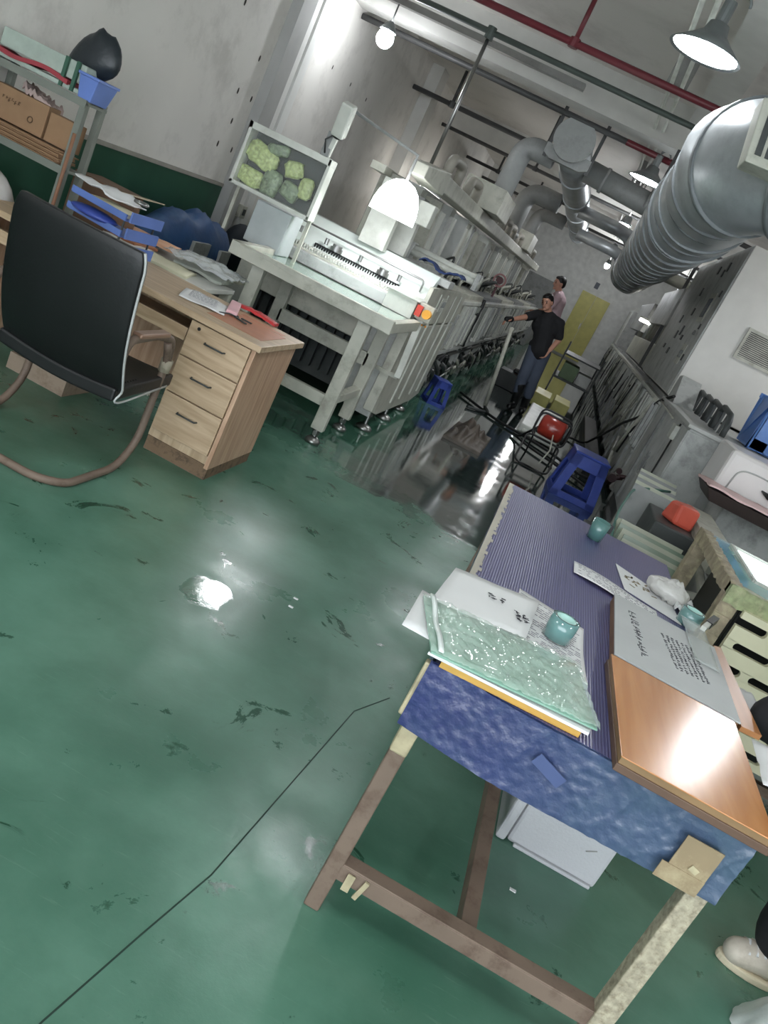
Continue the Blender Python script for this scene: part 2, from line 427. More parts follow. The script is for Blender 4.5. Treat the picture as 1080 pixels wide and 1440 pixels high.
for loc, lb in (((-0.13, 20.3, 3.0), 'small lit bulb farthest along the aisle'), ((1.58, 20.3, 3.0), 'lit bulb beyond the spiral duct near the tall cabinet'),
                ((2.9, 7.75, 3.0), 'lit bulb right of the picture above the blue crate'), ((3.3, 12.0, 3.0), 'added unseen bulb behind the tall cabinet'), ((3.3, 17.0, 3.0), 'added unseen bulb behind the grey hoods'), ((-0.1, 26.0, 3.0), 'lit bulb in front of the far wall')):  # bulbs behind cabinet and hoods are unseen, added for more upward light
    dup(bl0, loc, lb)
# unseen tube lights, added to brighten the ceiling and walls
M_tube = mat('added_tube_glow', (255, 255, 255), .5, emit=((255, 250, 244), 8))
tb0 = thing('added_tube_light', 'added unseen tube lamp behind the machine lines', 'lamp', (0, 0, 0), 0, 'added unseen tube lamps')
MB().tube([(0, -.75, 0), (0, .75, 0)], .03, 12).build('lit_tube', M_tube, tb0)
MB().box(-.03, .03, -.78, .78, .04, .08).build('tube_holder', M_shade, tb0)
tb0.location = (-2.85, 13.0, 2.05); tb0['label'] = 'added unseen tube lamp behind the upright panels, nearest'
for p, lb in (((-2.85, 15.0, 2.20), 'added unseen tube lamp behind the upright panels, middle'), ((-2.85, 19.5, 2.20), 'added unseen tube lamp behind the upright panels, farthest'), ((3.6, 4.6, 2.9), 'added unseen tube lamp on the right side outside the picture')): dup(tb0, p, lb)
# bare bulb lamp on the upper left
t = thing('bulb_lamp', 'bright white bulb hanging in front of the dark pipe near the left wall', 'lamp', (-2.95, 8.75, 2.92))
MB().ball((-2.95, 8.75, 2.98), 0.085, 20, (1, 1, 1.05)).build('bulb', mat('lit_bulb', (255, 255, 255), 0.5, emit=((246, 250, 255), 60)), t)
MB().lathe([(0.02, 0.14), (0.05, 0.11), (0.085, 0.05), (0.08, 0.05), (0.04, 0.10)], (-2.95, 8.75, 3.0), 20).build('lamp_socket', M_shade, t)
MB().tube([(-2.95, 8.75, 3.12), (-2.95, 8.75, CEIL)], 0.008, 8).build('hanger_rod', M_dgrey, t)
# conical shop lamp over the first machine
t = thing('cone_lamp', 'glowing white cone shade lamp hanging over the loading machine', 'lamp', (-1.52, 6.1, 1.52))
M_cone = mat('lit_white_shade', (255, 255, 255), 0.4, emit=((250, 252, 255), 5))
MB().lathe([(0.17, 0.0), (0.166, 0.06), (0.15, 0.12), (0.12, 0.17), (0.075, 0.205), (0.03, 0.22), (0.0001, 0.222), (0.0001, 0.21), (0.07, 0.195), (0.11, 0.16), (0.14, 0.11), (0.158, 0.05), (0.162, 0)], (-1.52, 6.1, 1.54), 32).xf(Matrix.Translation((0, 0, 1.54)) @ Matrix.Diagonal((1, 1, 1.18, 1)) @ Matrix.Translation((0, 0, -1.54))).build('lamp_shade', M_cone, t)
MB().ball((-1.52, 6.1, 1.60), 0.05, 14).build('bulb', mat('lit_bulb_warm', (255, 255, 255), 0.5, emit=((250, 252, 255), 40)), t)
MB().tube([(-1.52, 6.1, 1.75), (-1.52, 6.1, 1.98), (-2.08, 6.1, 2.06)], 0.012, 8).cyl((-1.52, 6.1, 1.74), 0.03, 0.05).build('hanger_arm', M_pvcpipe, t)
# ---------------------------------------------------------------- pipes under the ceiling
M_redp = mat('dark_red_pipe', (104, 40, 48), 0.4, var=0.08)
M_grnp = mat('dark_green_grey_pipe', (76, 84, 80), 0.45)
M_drkp = mat('dark_grey_pipe', (70, 70, 70), 0.5)
def xpipe(name, y, z, x0, x1, r, material, label, drops=(), group=None):
    t = thing(name, label, 'pipe', ((x0 + x1) / 2, y, z), 0, group)
    MB().tube([(x0, y, z), (x1, y, z)], r, 10).build('pipe_run', material, t)
    for x in drops:
        MB().tube([(x, y, z), (x, y, CEIL - .004)], r * 0.7, 8).cyl((x, y, z - r * 1.2), r * 1.5, r * 2.4, 10).build('riser', material, t)
    return t
xpipe('sprinkler_pipe', 6.95, 3.20, -3.49, 4.59, 0.027, M_redp, 'dark red sprinkler pipe crossing the ceiling nearest the camera', (-1.01, 2.2))
xpipe('water_pipe', 7.73, 3.20, -3.49, 4.59, 0.024, M_grnp, 'grey green pipe crossing just beyond the red pipe', (1.5,))
t = thing('water_pipe', 'dark pipe whose right end is red, crossing in front of the round duct cap', 'pipe', (0, 9.42, 3.19))
MB().tube([(-3.49, 9.42, 3.19), (-0.45, 9.42, 3.19)], 0.03, 10).build('pipe_run', M_drkp, t)
MB().tube([(-0.45, 9.42, 3.19), (4.59, 9.42, 3.19)], 0.032, 10).build('pipe_run', M_redp, t, label='red end of the pipe')
for y, x0, x1, r, dr, lb in ((12.2, -3.49, 4.59, 0.032, (-2.9, -1.5), 'dark thin pipe with short risers, first beyond the concrete beam'),
        (14.6, -3.49, 4.59, 0.028, (-1.8,), 'dark thin pipe, second beyond the concrete beam'),
        (17.6, -3.49, 4.59, 0.03, (-2.8, -1.2), 'dark thin pipe, third beyond the concrete beam'),
        (20.2, -3.49, 4.59, 0.03, (-2.2, 0.4), 'dark thin pipe farthest down the hall')):
    xpipe('water_pipe', y, 3.17, x0, x1, r, M_drkp, lb, dr)
t = thing('drop_pipe', 'long thin upright grey pipe running down from the green grey pipe to the white header', 'pipe', (-1.79, 7.73, 2.02))
MB().tube([(-1.79, 7.73, 2.02), (-1.79, 7.73, 3.23)], 0.017, 10).build('pipe_run', M_steel, t)
MB().cyl((-1.79, 7.73, 3.14), 0.04, 0.1, 12).build('pipe_tee', M_grnp, t)
t = thing('conduit', 'pair of pale conduits running along the ceiling above the row of disc lamps', 'conduit', (-0.2, 8, 3.3))
for x in (-0.255, -0.17):
    MB().tube([(x, 0.0, 3.33), (x, 22, 3.33)], 0.017, 8).build('conduit_tube', M_white, t)
for y in (2.5, 5.2, 7.4, 9.7, 12.5): MB().box(-0.30, -0.13, y, y + 0.04, 3.31, 3.62).build('hanger', M_steel, t)
tr_ = MB().box(-3.1, -1.0, 8.72, 8.80, 3.30, 3.36)
single('cable_tray', tr_, M_steel, 'bright metal channel running across in front of the concrete beam', 'channel')

# ---------------------------------------------------------------- ventilation ducts
def duct_path(name, label, pts, r, step, n=30, seams=True, mat_=None):
    t = thing(name, label, 'duct', tuple(pts[0]))
    mat_ = mat_ or M_galv
    MB().tube(pts, r, n, cap=True).build('duct_wall', mat_, t)
    P = [Vector(p) for p in pts]; acc = 0.0
    for a, b in zip(P, P[1:]):
        L_ = (b - a).length; d = (b - a).normalized(); s = (step - acc % step) % step
        while s < L_:
            c = a + d * s
            MB().tube([c - d * 0.012, c + d * 0.012], r + 0.014, n).build('flange', mat_, t)
            s += step
        acc += L_
    return t
big = [(2.9, 4.75, 2.66)] + [tuple(p) for p in round_path([(2.4, 4.75, 2.66), (0.38, 4.75, 2.60), (0.38, 6.2, 2.54)], 0.85, 8)] + [(0.38, 16.5, 2.50)]
bpts = []
P_ = [Vector(p) for p in big]
for a, b in zip(P_, P_[1:]):
    n_ = max(1, int((b - a).length / .07))
    for i in range(n_): bpts.append(a.lerp(b, i / n_))
bpts.append(P_[-1])
brad = []; s_ = 0.0
for i, p in enumerate(bpts):
    if i: s_ += (p - bpts[i - 1]).length
    q = (s_ % .56) / .56
    brad.append(.322 + .020 * q + .012 * nz(s_ * 1.3) + (.012 if q > .9 else 0))
bd = thing('spiral_duct', 'large silver spiral duct sweeping down the hall from the upper right', 'duct', (.38, 5, 2.5))
mbd = MB().tube(bpts, brad, 40)
mbd.v = [(x + .012 * nz(x * 4, y * 3, z * 4), y, z + .014 * nz(z * 4, y * 3.3, x * 5)) for x, y, z in mbd.v]
mbd.build('duct_wall', M_galv, bd)
M_band = mat('duct_band', (118, 122, 124), .4, .3)
s_ = 0.0; nxt = .8
for i in range(1, len(bpts) - 1):
    s_ += (bpts[i] - bpts[i - 1]).length
    if s_ >= nxt:
        nxt += .36 if s_ < 4.6 else .56
        d_ = (bpts[i + 1] - bpts[i - 1]).normalized(); c_ = bpts[i]
        MB().tube([c_ - d_ * .018, c_ + d_ * .018], brad[i] + .012, 40).build('duct_band', M_band, bd)
for xx in (.05, .71):
    MB().bar((xx, 8.9, 2.5), (xx, 8.9, 3.23), .03, .02).build('hanger_strap', M_drkp, bd)

t = thing('air_diffuser', 'white slotted air outlet box fixed to the near side of the big silver duct', 'vent', (0.4, 4.4, 2.5))
MB().hexa([(.30, 4.28, 2.43), (.60, 4.22, 2.43), (.60, 4.45, 2.43), (.30, 4.50, 2.43)], [(.24, 4.32, 2.70), (.60, 4.26, 2.70), (.60, 4.5, 2.70), (.24, 4.55, 2.70)]).build('vent_frame', M_white2, t, 0.006)
gl = MB()
for i in range(6):
    x = .302 + i * .045; gl.hexa([(x + .02, 4.268, 2.47), (x + .048, 4.260, 2.47), (x + .048, 4.29, 2.47), (x + .02, 4.29, 2.47)], [(x - .015, 4.300, 2.66), (x + .013, 4.292, 2.66), (x + .013, 4.32, 2.66), (x - .015, 4.32, 2.66)])
gl.build('vent_slats', M_dgrey, t)
cd = [(-0.93, 9.45, 3.0), (-0.93, 11.0, 2.98), (-0.92, 13.0, 2.95), (-0.92, 19.5, 2.92)]
c2 = duct_path('round_duct', 'round silver duct with a blank round end cap, running down the middle of the hall', cd, 0.19, 1.9, 28)
MB().cyl((-0.93, 9.40, 3.0), 0.215, 0.06, 32, 'Y').build('end_cap', M_pvcpipe, c2)
MB().prismy([(-1.18, 2.80), (-1.10, 2.76), (-0.76, 2.76), (-0.68, 2.80), (-0.68, 2.90), (-1.18, 2.90)], 9.52, 9.62).build('duct_saddle', M_pvcpipe, c2)
for x in (-1.16, -0.68):
    MB().bar((x, 9.56, 2.76), (x, 9.56, CEIL), 0.035, 0.02).build('hanger_strap', M_drkp, c2)
t = thing('cross_pipe', 'fat grey pipe crossing between the round duct and the spiral duct', 'pipe', (-0.3, 10.6, 2.9))
MB().tube([(-0.75, 10.6, 2.95), (0.15, 10.6, 2.90)], 0.13, 22).build('pipe_run', M_pvcpipe, t)
for x in (-0.55, 0.0): MB().tube([(x, 10.6, 2.935), (x + 0.04, 10.6, 2.934)], 0.145, 22).build('pipe_collar', M_pvcpipe, t)
for y, xl, z, r, lb in ((10.15, -1.47, 2.86, 0.12, 'fat grey pipe bending down to the white header, nearest of the three'),
                     (13.7, -1.62, 2.78, 0.14, 'fat grey pipe bending down behind the first bend'),
                     (16.6, -1.62, 2.78, 0.12, 'grey pipe bend farthest down the hall')):
    t = thing('elbow_pipe', lb, 'pipe', (xl, y, 2.1))
    MB().tube(round_path([(-1.10, y, z), (xl, y, z), (xl, y, 2.04)], 0.30, 8), r, 20).build('pipe_run', M_pvcpipe, t)
    MB().tube([(xl, y, 2.08), (xl, y, 2.14)], r + 0.02, 20).build('pipe_collar', M_pvcpipe, t)
for y, x1, z in ((13.7, 0.1, 2.82), (16.2, 0.1, 2.7)):
    MBp = MB().tube(round_path([(-0.80, y, z), (0.0, y, z), (0.15, y + 0.5, z - 0.1)], 0.2, 5), 0.1, 18)
    single('cross_pipe', MBp, M_galv, 'silver pipe joining the two ducts, ' + ('in front of the lit bell lamps' if y < 15 else 'deepest in the hall'), 'pipe')

# ---------------------------------------------------------------- left line: white header with hoses and rear panels
t = thing('exhaust_header', 'long pale rectangular header running along the top of the left machine line', 'duct', (-1.5, 6.2, 1.85))
MB().box(-1.66, -1.44, 6.75, 20.5, 1.88, 2.01).build('header_duct', M_white2, t, 0.01)
MB().hexa([(-1.56, 6.2, 1.87), (-1.44, 6.2, 1.87), (-1.42, 6.95, 1.85), (-1.64, 6.95, 1.85)], [(-1.56, 6.2, 1.96), (-1.44, 6.2, 1.96), (-1.42, 6.95, 2.03), (-1.64, 6.95, 2.03)]).build('end_box', M_white2, t, 0.008)
MB().box(-1.75, -1.30, 9.3, 10.4, 2.02, 2.28).build('plenum_box', M_white2, t, 0.01)
MB().box(-1.72, -1.36, 15.0, 16.0, 2.02, 2.30).build('plenum_box', M_white2, t, 0.01)
M_hose = mat('ribbed_hose_grey', (150, 146, 136), 0.5, dirt=(100, 96, 88), dirt_amt=0.5)
for i, y in enumerate((7.35, 8.55, 11.2, 12.2, 13.0, 14.5, 16.6, 18.0)):
    rr = 0.042
    base = round_path([(-1.55, y, 2.0), (-1.55, y, 2.17), (-1.50, y + 0.30, 2.17), (-1.50, y + 0.30, 2.0)], 0.14, 9)
    rs = [rr * (1 + 0.08 * (k % 2)) for k in range(len(base))]
    o = single('hose_bend', MB().tube(base, rs, 14), M_hose, 'arched ribbed hose on the pale header, ' + ('nearest one', 'second one', 'just past the white box', 'fourth one', 'fifth one', 'sixth one', 'seventh one', 'farthest one')[i], 'hose', 'arched hoses on the header', loc=(-1.55, y + 0.2, 2.0))
t = thing('panel_tower', 'bank of tall upright pale and grey panels under the header of the left line', 'machine', (-2.0, 7.0, 0))
MB().box(-2.60, -2.10, 9.3, 20.0, 0.0, 1.95).build('rear_housing', M_grey, t)
MB().box(-1.98, -1.86, 6.7, 20.0, 1.80, 1.86).build('top_rail', M_white2, t, 0.005)
MB().box(-1.95, -1.50, 7.0, 20.0, 1.24, 1.30).build('bottom_rail', M_grey, t, 0.005)
y = 6.72; rnd = random.Random(3); k = 0
while y < 19.8:
    wd = rnd.choice((0.06, 0.10, 0.16, 0.22)); gap = rnd.choice((0.04, 0.07, 0.12)); dx = rnd.uniform(-0.10, 0.08)
    MB().box(-1.84 + dx, -1.62 + dx, y, y + wd, 1.26 + rnd.uniform(0, 0.05), 1.88 - rnd.uniform(0, 0.14)).build('upright_panel', (M_white, M_white2, M_white, M_grey)[k % 4], t, 0.004)
    y += wd + gap; k += 1
# small junction box + crossing twin tube rail + blue cloth on top
single('junction_box', MB().box(-1.55, -1.42, 6.9, 7.05, 1.58, 1.76), M_white, 'small white box on the near edge of the upright panels', 'box', bevel=0.008)
t = thing('tube_rail', 'white twin tube bar lying across the top of the loading machine', 'rail', (-1.25, 7.6, 1.36))
for z, dy in ((1.40, 0), (1.36, -0.05)): MB().tube([(-1.62, 7.6 + dy, z), (-0.92, 7.6 + dy, z)], 0.028, 12).build('tube', M_white, t)
for x in (-1.6, -0.95): MB().box(x - 0.02, x + 0.02, 7.5, 7.68, 1.30, 1.44).build('end_bracket', M_grey, t)
cl = MB().sheet(lambda u, v: (-1.42 + 0.40 * u, 7.18 + 0.22 * v, 1.345 + 0.03 * abs(nz(u * 5, v * 3)) + 0.02 * math.sin(u * 9)), 20, 8, 0.012)
single('blue_cloth', cl, mat('navy_cloth', (42, 60, 104), 0.8), 'crumpled navy blue cloth on top of the loading machine', 'cloth')

# ---------------------------------------------------------------- loading table
def levelling_foot(parent, x, y, z, r=0.055):
    a = MB().cyl((x, y, 0.045), 0.016, z - 0.045, 12).cyl((x, y, z - 0.06), 0.028, 0.03, 6)
    a.lathe([(0.0001, 0), (r, 0), (r, 0.022), (r * 0.75, 0.036), (0.022, 0.05), (0.0001, 0.05)], (x, y, 0), 20)
    return a.build('levelling_foot', M_steel, parent)
t = thing('loading_table', 'pale steel loading table with square legs in front of the brushing machine', 'table', (-1.6, 5.7, 0))
MB().box(-2.20, -1.05, 5.36, 6.28, 0.90, 0.925).box(-2.22, -1.03, 5.34, 5.40, 0.90, 0.985).box(-1.09, -1.03, 5.34, 6.28, 0.90, 0.97).box(-2.22, -2.16, 5.34, 6.28, 0.90, 0.985).build('table_top', M_white2, t, 0.004)
MB().box(-2.155, -1.095, 5.405, 6.27, 0.925, 0.950).build('glass_bed', mat('pale_green_bed', (150, 176, 160), 0.12, coat=0.6), t)
for x, y in ((-2.02, 5.45), (-1.22, 5.45), (-2.02, 6.12), (-1.22, 6.12)):
    MB().box(x - 0.045, x + 0.045, y - 0.03, y + 0.03, 0.10, 0.90).build('leg', M_white2, t, 0.005)
    levelling_foot(t, x, y, 0.12)
MB().box(-2.0, -1.24, 5.43, 5.48, 0.26, 0.34).build('stretcher', M_white2, t, 0.004)
MB().box(-2.0, -1.24, 6.09, 6.15, 0.52, 0.62).build('stretcher', M_white2, t, 0.004)
MB().box(-1.25, -1.19, 5.47, 6.1, 0.30, 0.36).build('stretcher', M_white2, t, 0.004)
# grey box standing on the left of the bed
single('control_box', MB().box(-2.42, -2.14, 5.98, 6.24, 0.952, 1.25), mat('pale_grey_box', (172, 178, 178), 0.45), 'plain pale grey box standing at the left end of the loading table', 'box', bevel=0.006)

# ---------------------------------------------------------------- brushing machine behind the table
t = thing('brushing_machine', 'cream steel brushing machine with bright open front and emergency stop button', 'machine', (-1.7, 6.4, 0))
MB().box(-2.55, -1.12, 6.42, 8.45, 0.62, 1.05).box(-2.55, -1.12, 7.1, 8.45, 1.05, 1.24).build('body', M_white2, t, 0.008)
MB().box(-2.5, -1.4, 6.7, 8.40, 0.15, 0.62).build('lower_tank', M_dgrey, t)
sl = MB()
for i in range(12): sl.box(-2.42 + i * 0.085, -2.37 + i * 0.085, 6.64, 6.70, 0.22, 0.60)
sl.build('strip_curtain', M_dgrey, t)
MB().prismx([(6.36, 0.18), (6.36, 0.90), (8.40, 0.90), (8.40, 0.14), (8.0, 0.10), (6.6, 0.13)], -1.17, -1.09).build('side_panel', M_white2, t, 0.006)
MB().prismy([(-1.46, 0.24), (-1.36, 0.20), (-1.32, 0.13), (-1.10, 0.13), (-1.10, 0.95), (-1.46, 0.95)], 6.38, 6.44).build('front_wing', M_grey, t, 0.005)
MB().box(-1.12, -1.085, 6.5, 8.38, 0.92, 1.22).build('upper_side_panel', M_white2, t, 0.004)
for i, yy in enumerate((6.95, 7.3, 7.75, 8.1)):
    MB().box(-1.095, -1.078, yy, yy + 0.03, 0.2, 1.18).build('side_rib', M_white, t)
# bright inside of the open front
MB().prismx([(6.52, 1.05), (6.86, 1.30), (6.90, 1.30), (6.90, 1.03), (6.52, 1.03)], -2.40, -1.14).build('splash_back', mat('clean_white_steel', (226, 234, 228), 0.3, var=0.03), t)
MB().box(-2.40, -1.36, 6.30, 6.50, 0.955, 1.04).build('front_sill', M_grey, t, 0.005)
MB().box(-1.38, -1.10, 6.28, 6.62, 1.09, 1.105).box(-1.36, -1.12, 6.30, 6.58, 0.95, 1.09).build('end_cover', M_white, t, 0.004)
MB().box(-2.46, -2.36, 6.26, 6.86, 0.95, 1.27).build('left_cheek', M_white2, t, 0.006)
MB().box(-2.46, -1.05, 6.88, 7.12, 1.24, 1.30).build('top_beam', M_grey, t, 0.006)
sh = MB().tube([(-2.30, 6.54, 1.06), (-1.40, 6.54, 1.06)], 0.014, 8)
for i in range(38): sh.lathe([(0.012, 0), (0.026, 0), (0.026, 0.012), (0.012, 0.012)], (-2.28 + i * 0.0235, 6.54, 1.06), 12, 'X')
sh.build('roller_shaft', M_white, t)
sh2 = MB().box(-2.10, -1.36, 6.60, 6.64, 1.09, 1.12)
for i in range(34): sh2.box(-2.10 + i * 0.0215, -2.09 + i * 0.0215, 6.57, 6.60, 1.085, 1.12)
sh2.build('brush_strip', M_black, t)
MB().tube(round_path([(-2.30, 6.62, 1.12), (-2.30, 6.62, 1.23), (-1.20, 6.62, 1.23), (-1.20, 6.62, 1.14)], 0.03, 4), 0.008, 8).build('guard_rail', M_steel, t)
for x in (-1.93, -1.52):
    MB().cyl((x, 6.60, 1.125), 0.05, 0.03, 20).cyl((x, 6.60, 1.155), 0.04, 0.02, 20).build('hand_wheel', M_steel, t)
for x in (-2.25, -2.02, -1.72, -1.38):
    MB().cyl((x, 6.58, 1.14), 0.016, 0.05, 12).build('clamp_knob', M_steel, t)
MB().box(-2.40, -2.30, 6.40, 6.52, 1.06, 1.15).build('valve_block', mat('pale_teal_plastic', (150, 190, 180), 0.4), t)
cb = MB().box(-1.10, -0.98, 6.30, 6.42, 0.98, 1.10)
o = cb.build('switch_box', M_white2, t, 0.005)
MB().cyl((-1.015, 6.245, 1.04), 0.034, 0.055, 20, 'Y').build('stop_button', mat('yellow_switch', (226, 160, 50), 0.4), o)
MB().box(-1.105, -1.06, 6.262, 6.30, 1.00, 1.08).build('stop_guard', mat('red_switch', (190, 60, 44), 0.4), o)
for i in range(3): MB().ball((-1.02 + i * 0.03 - 0.03, 6.30, 0.955), 0.008, 8).build('indicator', mat('amber_indicator', (200, 130, 40), 0.4), o)
MB().bar((-1.02, 6.32, 0.52), (-1.05, 6.34, 1.0), 0.05, 0.03).build('front_post', M_white, t, 0.003)
MB().box(-1.30, -1.02, 6.35, 6.40, 0.50, 0.53).build('post_bracket', M_white2, t)
lv = MB()
for i in range(3): lv.box(-1.11, -1.075, 7.15 + i * 0.06, 7.19 + i * 0.06, 1.07, 1.12)
lv.build('push_buttons', M_grey2, t)
MB().box(-1.105, -1.08, 7.1, 7.36, 1.03, 1.15).build('control_panel', M_white, t)
for x, y in ((-1.12, 6.5), (-1.12, 7.2), (-1.14, 7.9), (-2.3, 6.8)): levelling_foot(t, x, y, 0.18, 0.07)

# framed clear box with packets, standing on a post beside the camera
t = thing('display_case', 'framed clear fronted case hung above the left end of the loading table', 'case', (-2.3, 5.9, 1.26))
fx0, fx1, fz0, fz1, fy = -2.64, -2.00, 1.27, 1.70, 5.90
MB().box(fx0, fx1, fy, fy + 0.14, fz0, fz0 + 0.025).box(fx0, fx1, fy, fy + 0.14, fz1 - 0.045, fz1).box(fx0, fx0 + 0.025, fy, fy + 0.14, fz0, fz1).box(fx1 - 0.02, fx1, fy, fy + 0.14, fz0, fz1).build('case_frame', M_white, t, 0.003)
MB().box(fx0 + 0.02, fx1 - 0.02, fy + 0.125, fy + 0.14, fz0 + 0.02, fz1 - 0.02).build('back_board', M_dgrey, t)
MB().box(fx0 + 0.02, fx1 - 0.02, fy + 0.004, fy + 0.008, fz0 + 0.02, fz1 - 0.04).build('clear_pane', mat('clear_pane', (220, 226, 220), 0.04, alpha=0.06, var=0.02), t)
for x in (-2.60, -2.02): MB().bar((x, fy + 0.12, 0.95), (x, fy + 0.12, fz0), 0.024).build('stand_post', M_white2, t)
M_pk = mat('pale_green_packet', (176, 190, 130), 0.3, var=0.4, scale=40, bump=.5)
M_pk2 = mat('grey_green_packet', (124, 140, 112), 0.3, var=0.5, scale=46, bump=.5)
rnd = random.Random(5)
for i, (x, z, wx, wz, a, lb) in enumerate(((-2.50, 1.52, .20, .13, .25, 'upper left, largest'), (-2.41, 1.60, .13, .07, -.2, 'top'), (-2.53, 1.36, .16, .10, .1, 'lower left'), (-2.37, 1.38, .11, .15, .1, 'bottom middle'), (-2.25, 1.53, .11, .10, -.3, 'right of centre'), (-2.22, 1.39, .12, .10, .3, 'lower right'), (-2.12, 1.45, .08, .12, .0, 'far right'))):
    sg = lambda q, h: math.copysign(abs(q / h) ** .45 * h, q)
    mb = MB().ball((0, 0, 0), 0.5, 24, (wx * 1.35, 0.07, wz * 1.3))
    mb.v = [(sg(vx, wx * .58) * (1 + .25 * nz(vx * 30, i, vz * 30)), vy * (1 + .5 * nz(vx * 60, vz * 60, i)), sg(vz, wz * .55) * (1 + .25 * nz(vz * 30, i + 3, vx * 20))) for vx, vy, vz in mb.v]
    mb.xf(Matrix.Translation((x, 5.975, z)) @ Matrix.Rotation(a, 4, 'Y'))
    single('packet', mb, (M_pk, M_pk2)[i % 2], 'pale green packet inside the clear fronted case, ' + lb, 'packet', 'packets in the clear case')
# security camera
t = thing('security_camera', 'white bullet security camera on a bracket above the clear fronted case', 'camera', (-2.02, 5.85, 1.70))
mb = MB().box(-.045, .045, -.042, .042, -.03, .19)
mb.xf(Matrix.Translation((-1.995, 5.80, 1.875)) @ Matrix.Rotation(0.35, 4, 'X') @ Matrix.Rotation(0.1, 4, 'Y'))
hd = mb.build('camera_housing', M_white, t, .012)
MB().lathe([(0.0001, -0.040), (0.036, -0.040), (0.038, -0.026)], n=20).xf(Matrix.Translation((-1.995, 5.80, 1.875)) @ Matrix.Rotation(0.35, 4, 'X') @ Matrix.Rotation(0.1, 4, 'Y')).build('camera_lens', M_black, hd)
MB().box(-2.01, -1.985, 5.795, 5.80, 1.95, 2.02).build('camera_label', M_dgrey, hd)
MB().bar((-2.05, 5.92, 1.70), (-2.03, 5.90, 1.93), 0.03).build('bracket', M_white, t)
MB().box(-2.10, -2.04, 5.90, 5.95, 1.70, 1.86).build('cable_box', M_grey2, t)
MB().tube([(-2.07, 5.9, 1.72), (-2.09, 5.87, 1.80), (-2.04, 5.88, 1.86), (-2.08, 5.9, 1.92)], 0.006, 6).build('cable', M_black, t)

# ---------------------------------------------------------------- left process line modules
M_rib = mat('rib_grey_green', (116, 120, 112), 0.45, dirt=(66, 62, 56), dirt_amt=0.5, dirt_scale=8)
M_pipeb = mat('dark_plumbing', (60, 64, 64), 0.35, dirt=(120, 118, 112), dirt_amt=0.5, dirt_scale=9)
def module(label, length, face, depth, sgn, seed, kind):
    """one unit of a wet process line; local origin at its near floor corner, face towards sgn*x"""
    r = random.Random(seed); t = thing('process_module', label, 'machine', (0, 0, 0))
    X = lambda a: face + sgn * a          # a = distance in front of the face (negative = inside)
    def bx(a0, a1, y0, y1, z0, z1, mb=None):
        x0, x1 = sorted((X(a0), X(a1))); return (mb or MB()).box(x0, x1, y0, y1, z0, z1)
    bx(-depth, 0, 0.02, length - 0.02, 0.52, 1.12).build('tank', M_white2 if kind else M_grey, t, 0.006)
    bx(-depth + .05, -0.30, 0.05, length - 0.05, 0.02, 0.52).build('sump', M_dgrey, t)
    lid = bx(-depth + .06, -0.05, 0.04, length - 0.04, 1.12, 1.17).build('lid', M_white2 if kind else M_grey2, t, 0.004)
    bx(0.0, 0.025, 0.0, length, 1.08, 1.12).build('edge_rail', M_white, t, 0.003)
    bx(0.0, 0.02, 0.0, length, 0.52, 0.56).build('lower_rail', M_grey, t, 0.003)
    n = int(length / 0.15)
    for i in range(n):
        y = 0.08 + i * (length - 0.16) / n; h = r.uniform(0, 0.08)
        bx(0.0, 0.03 + r.random() * .02, y, y + r.choice((0.03, 0.05, 0.08)), 0.57 + h, 1.07 - r.choice((0, 0.1, .0)), None).build('rib', (M_white, M_rib, M_grey)[r.randrange(3)], t, 0.003)
    for i in range(int(length / 0.42)):          # pumps and down pipes below the tank
        y = 0.2 + i * 0.42 + r.uniform(-.05, .05)
        p = [(X(-0.12), y, 0.52), (X(-0.12), y, 0.30 + r.random() * .1), (X(-0.02), y + 0.12, 0.26), (X(-0.02), y + 0.3, 0.14)]
        MB().tube(round_path(p, 0.06, 3), 0.022 + r.random() * .012, 8).build('down_pipe', M_pipeb if r.random() < .75 else M_white2, t)
    for z, rr in ((0.42, 0.03), (0.24, 0.022), (0.12, 0.03)):
        MB().tube([(X(-0.06), 0, z), (X(-0.06), length, z)], rr, 8).build('feed_pipe', M_pipeb, t)
    for y in (0.15, length / 2, length - 0.15): bx(-0.1, -0.04, y, y + 0.05, 0.0, 0.52).build('leg', M_grey, t)
    if sgn < 0:
        bx(-0.05, 0.004, 0.03, length - 0.03, 0.08, 0.53).build('lower_panel', M_grey, t, 0.004)
        for y in (0.5, 1.4, 2.2): bx(0.004, 0.03, y, y + 0.03, 0.08, 0.53).build('panel_brace', M_grey2, t, .003)
        for k in range(5):
            y = r.uniform(0, length - .7)
            MB().tube([(X(.04), y, r.uniform(.9, 1.08)), (X(.05), y + .25, r.uniform(.6, .8)), (X(.045), y + .5, r.uniform(.3, .6))], .010, 6).build('side_cable', (M_black, M_white2)[k % 2], t)
    else:
        for k in range(6):
            y = r.uniform(0, length - .5); z = r.uniform(.15, .45)
            MB().tube(round_path([(X(.02), y, z), (X(.06), y + .1, z + .08), (X(.05), y + .28, z - .04), (X(.02), y + .4, z + .05)], .05, 3), .014, 6).build('side_hose', (M_black, M_steel, M_white2)[k % 3], t)
    for i in range(8 if sgn > 0 else 0):
        y = r.uniform(0.1, length - .4)
        MB().tube(round_path([(X(-.3), y, 1.17), (X(-.3), y, 1.26 + r.random() * .22), (X(-.12 - r.random() * .4), y + .3, 1.24 + r.random() * .2), (X(-.4), y + .35, 1.16)], .06, 4), r.choice((.009, .014, .02)), 8).build('top_pipe', (M_white2, M_pipeb)[i % 2], t)
    return t
lefts = ('pale ribbed machine section right after the brushing machine, above the blue stool', 'ribbed left line section beside the man in black', 'left line section just past the man in black', 'fourth ribbed section of the left line', 'fifth ribbed section of the left line', 'ribbed left line section nearest the far wall')
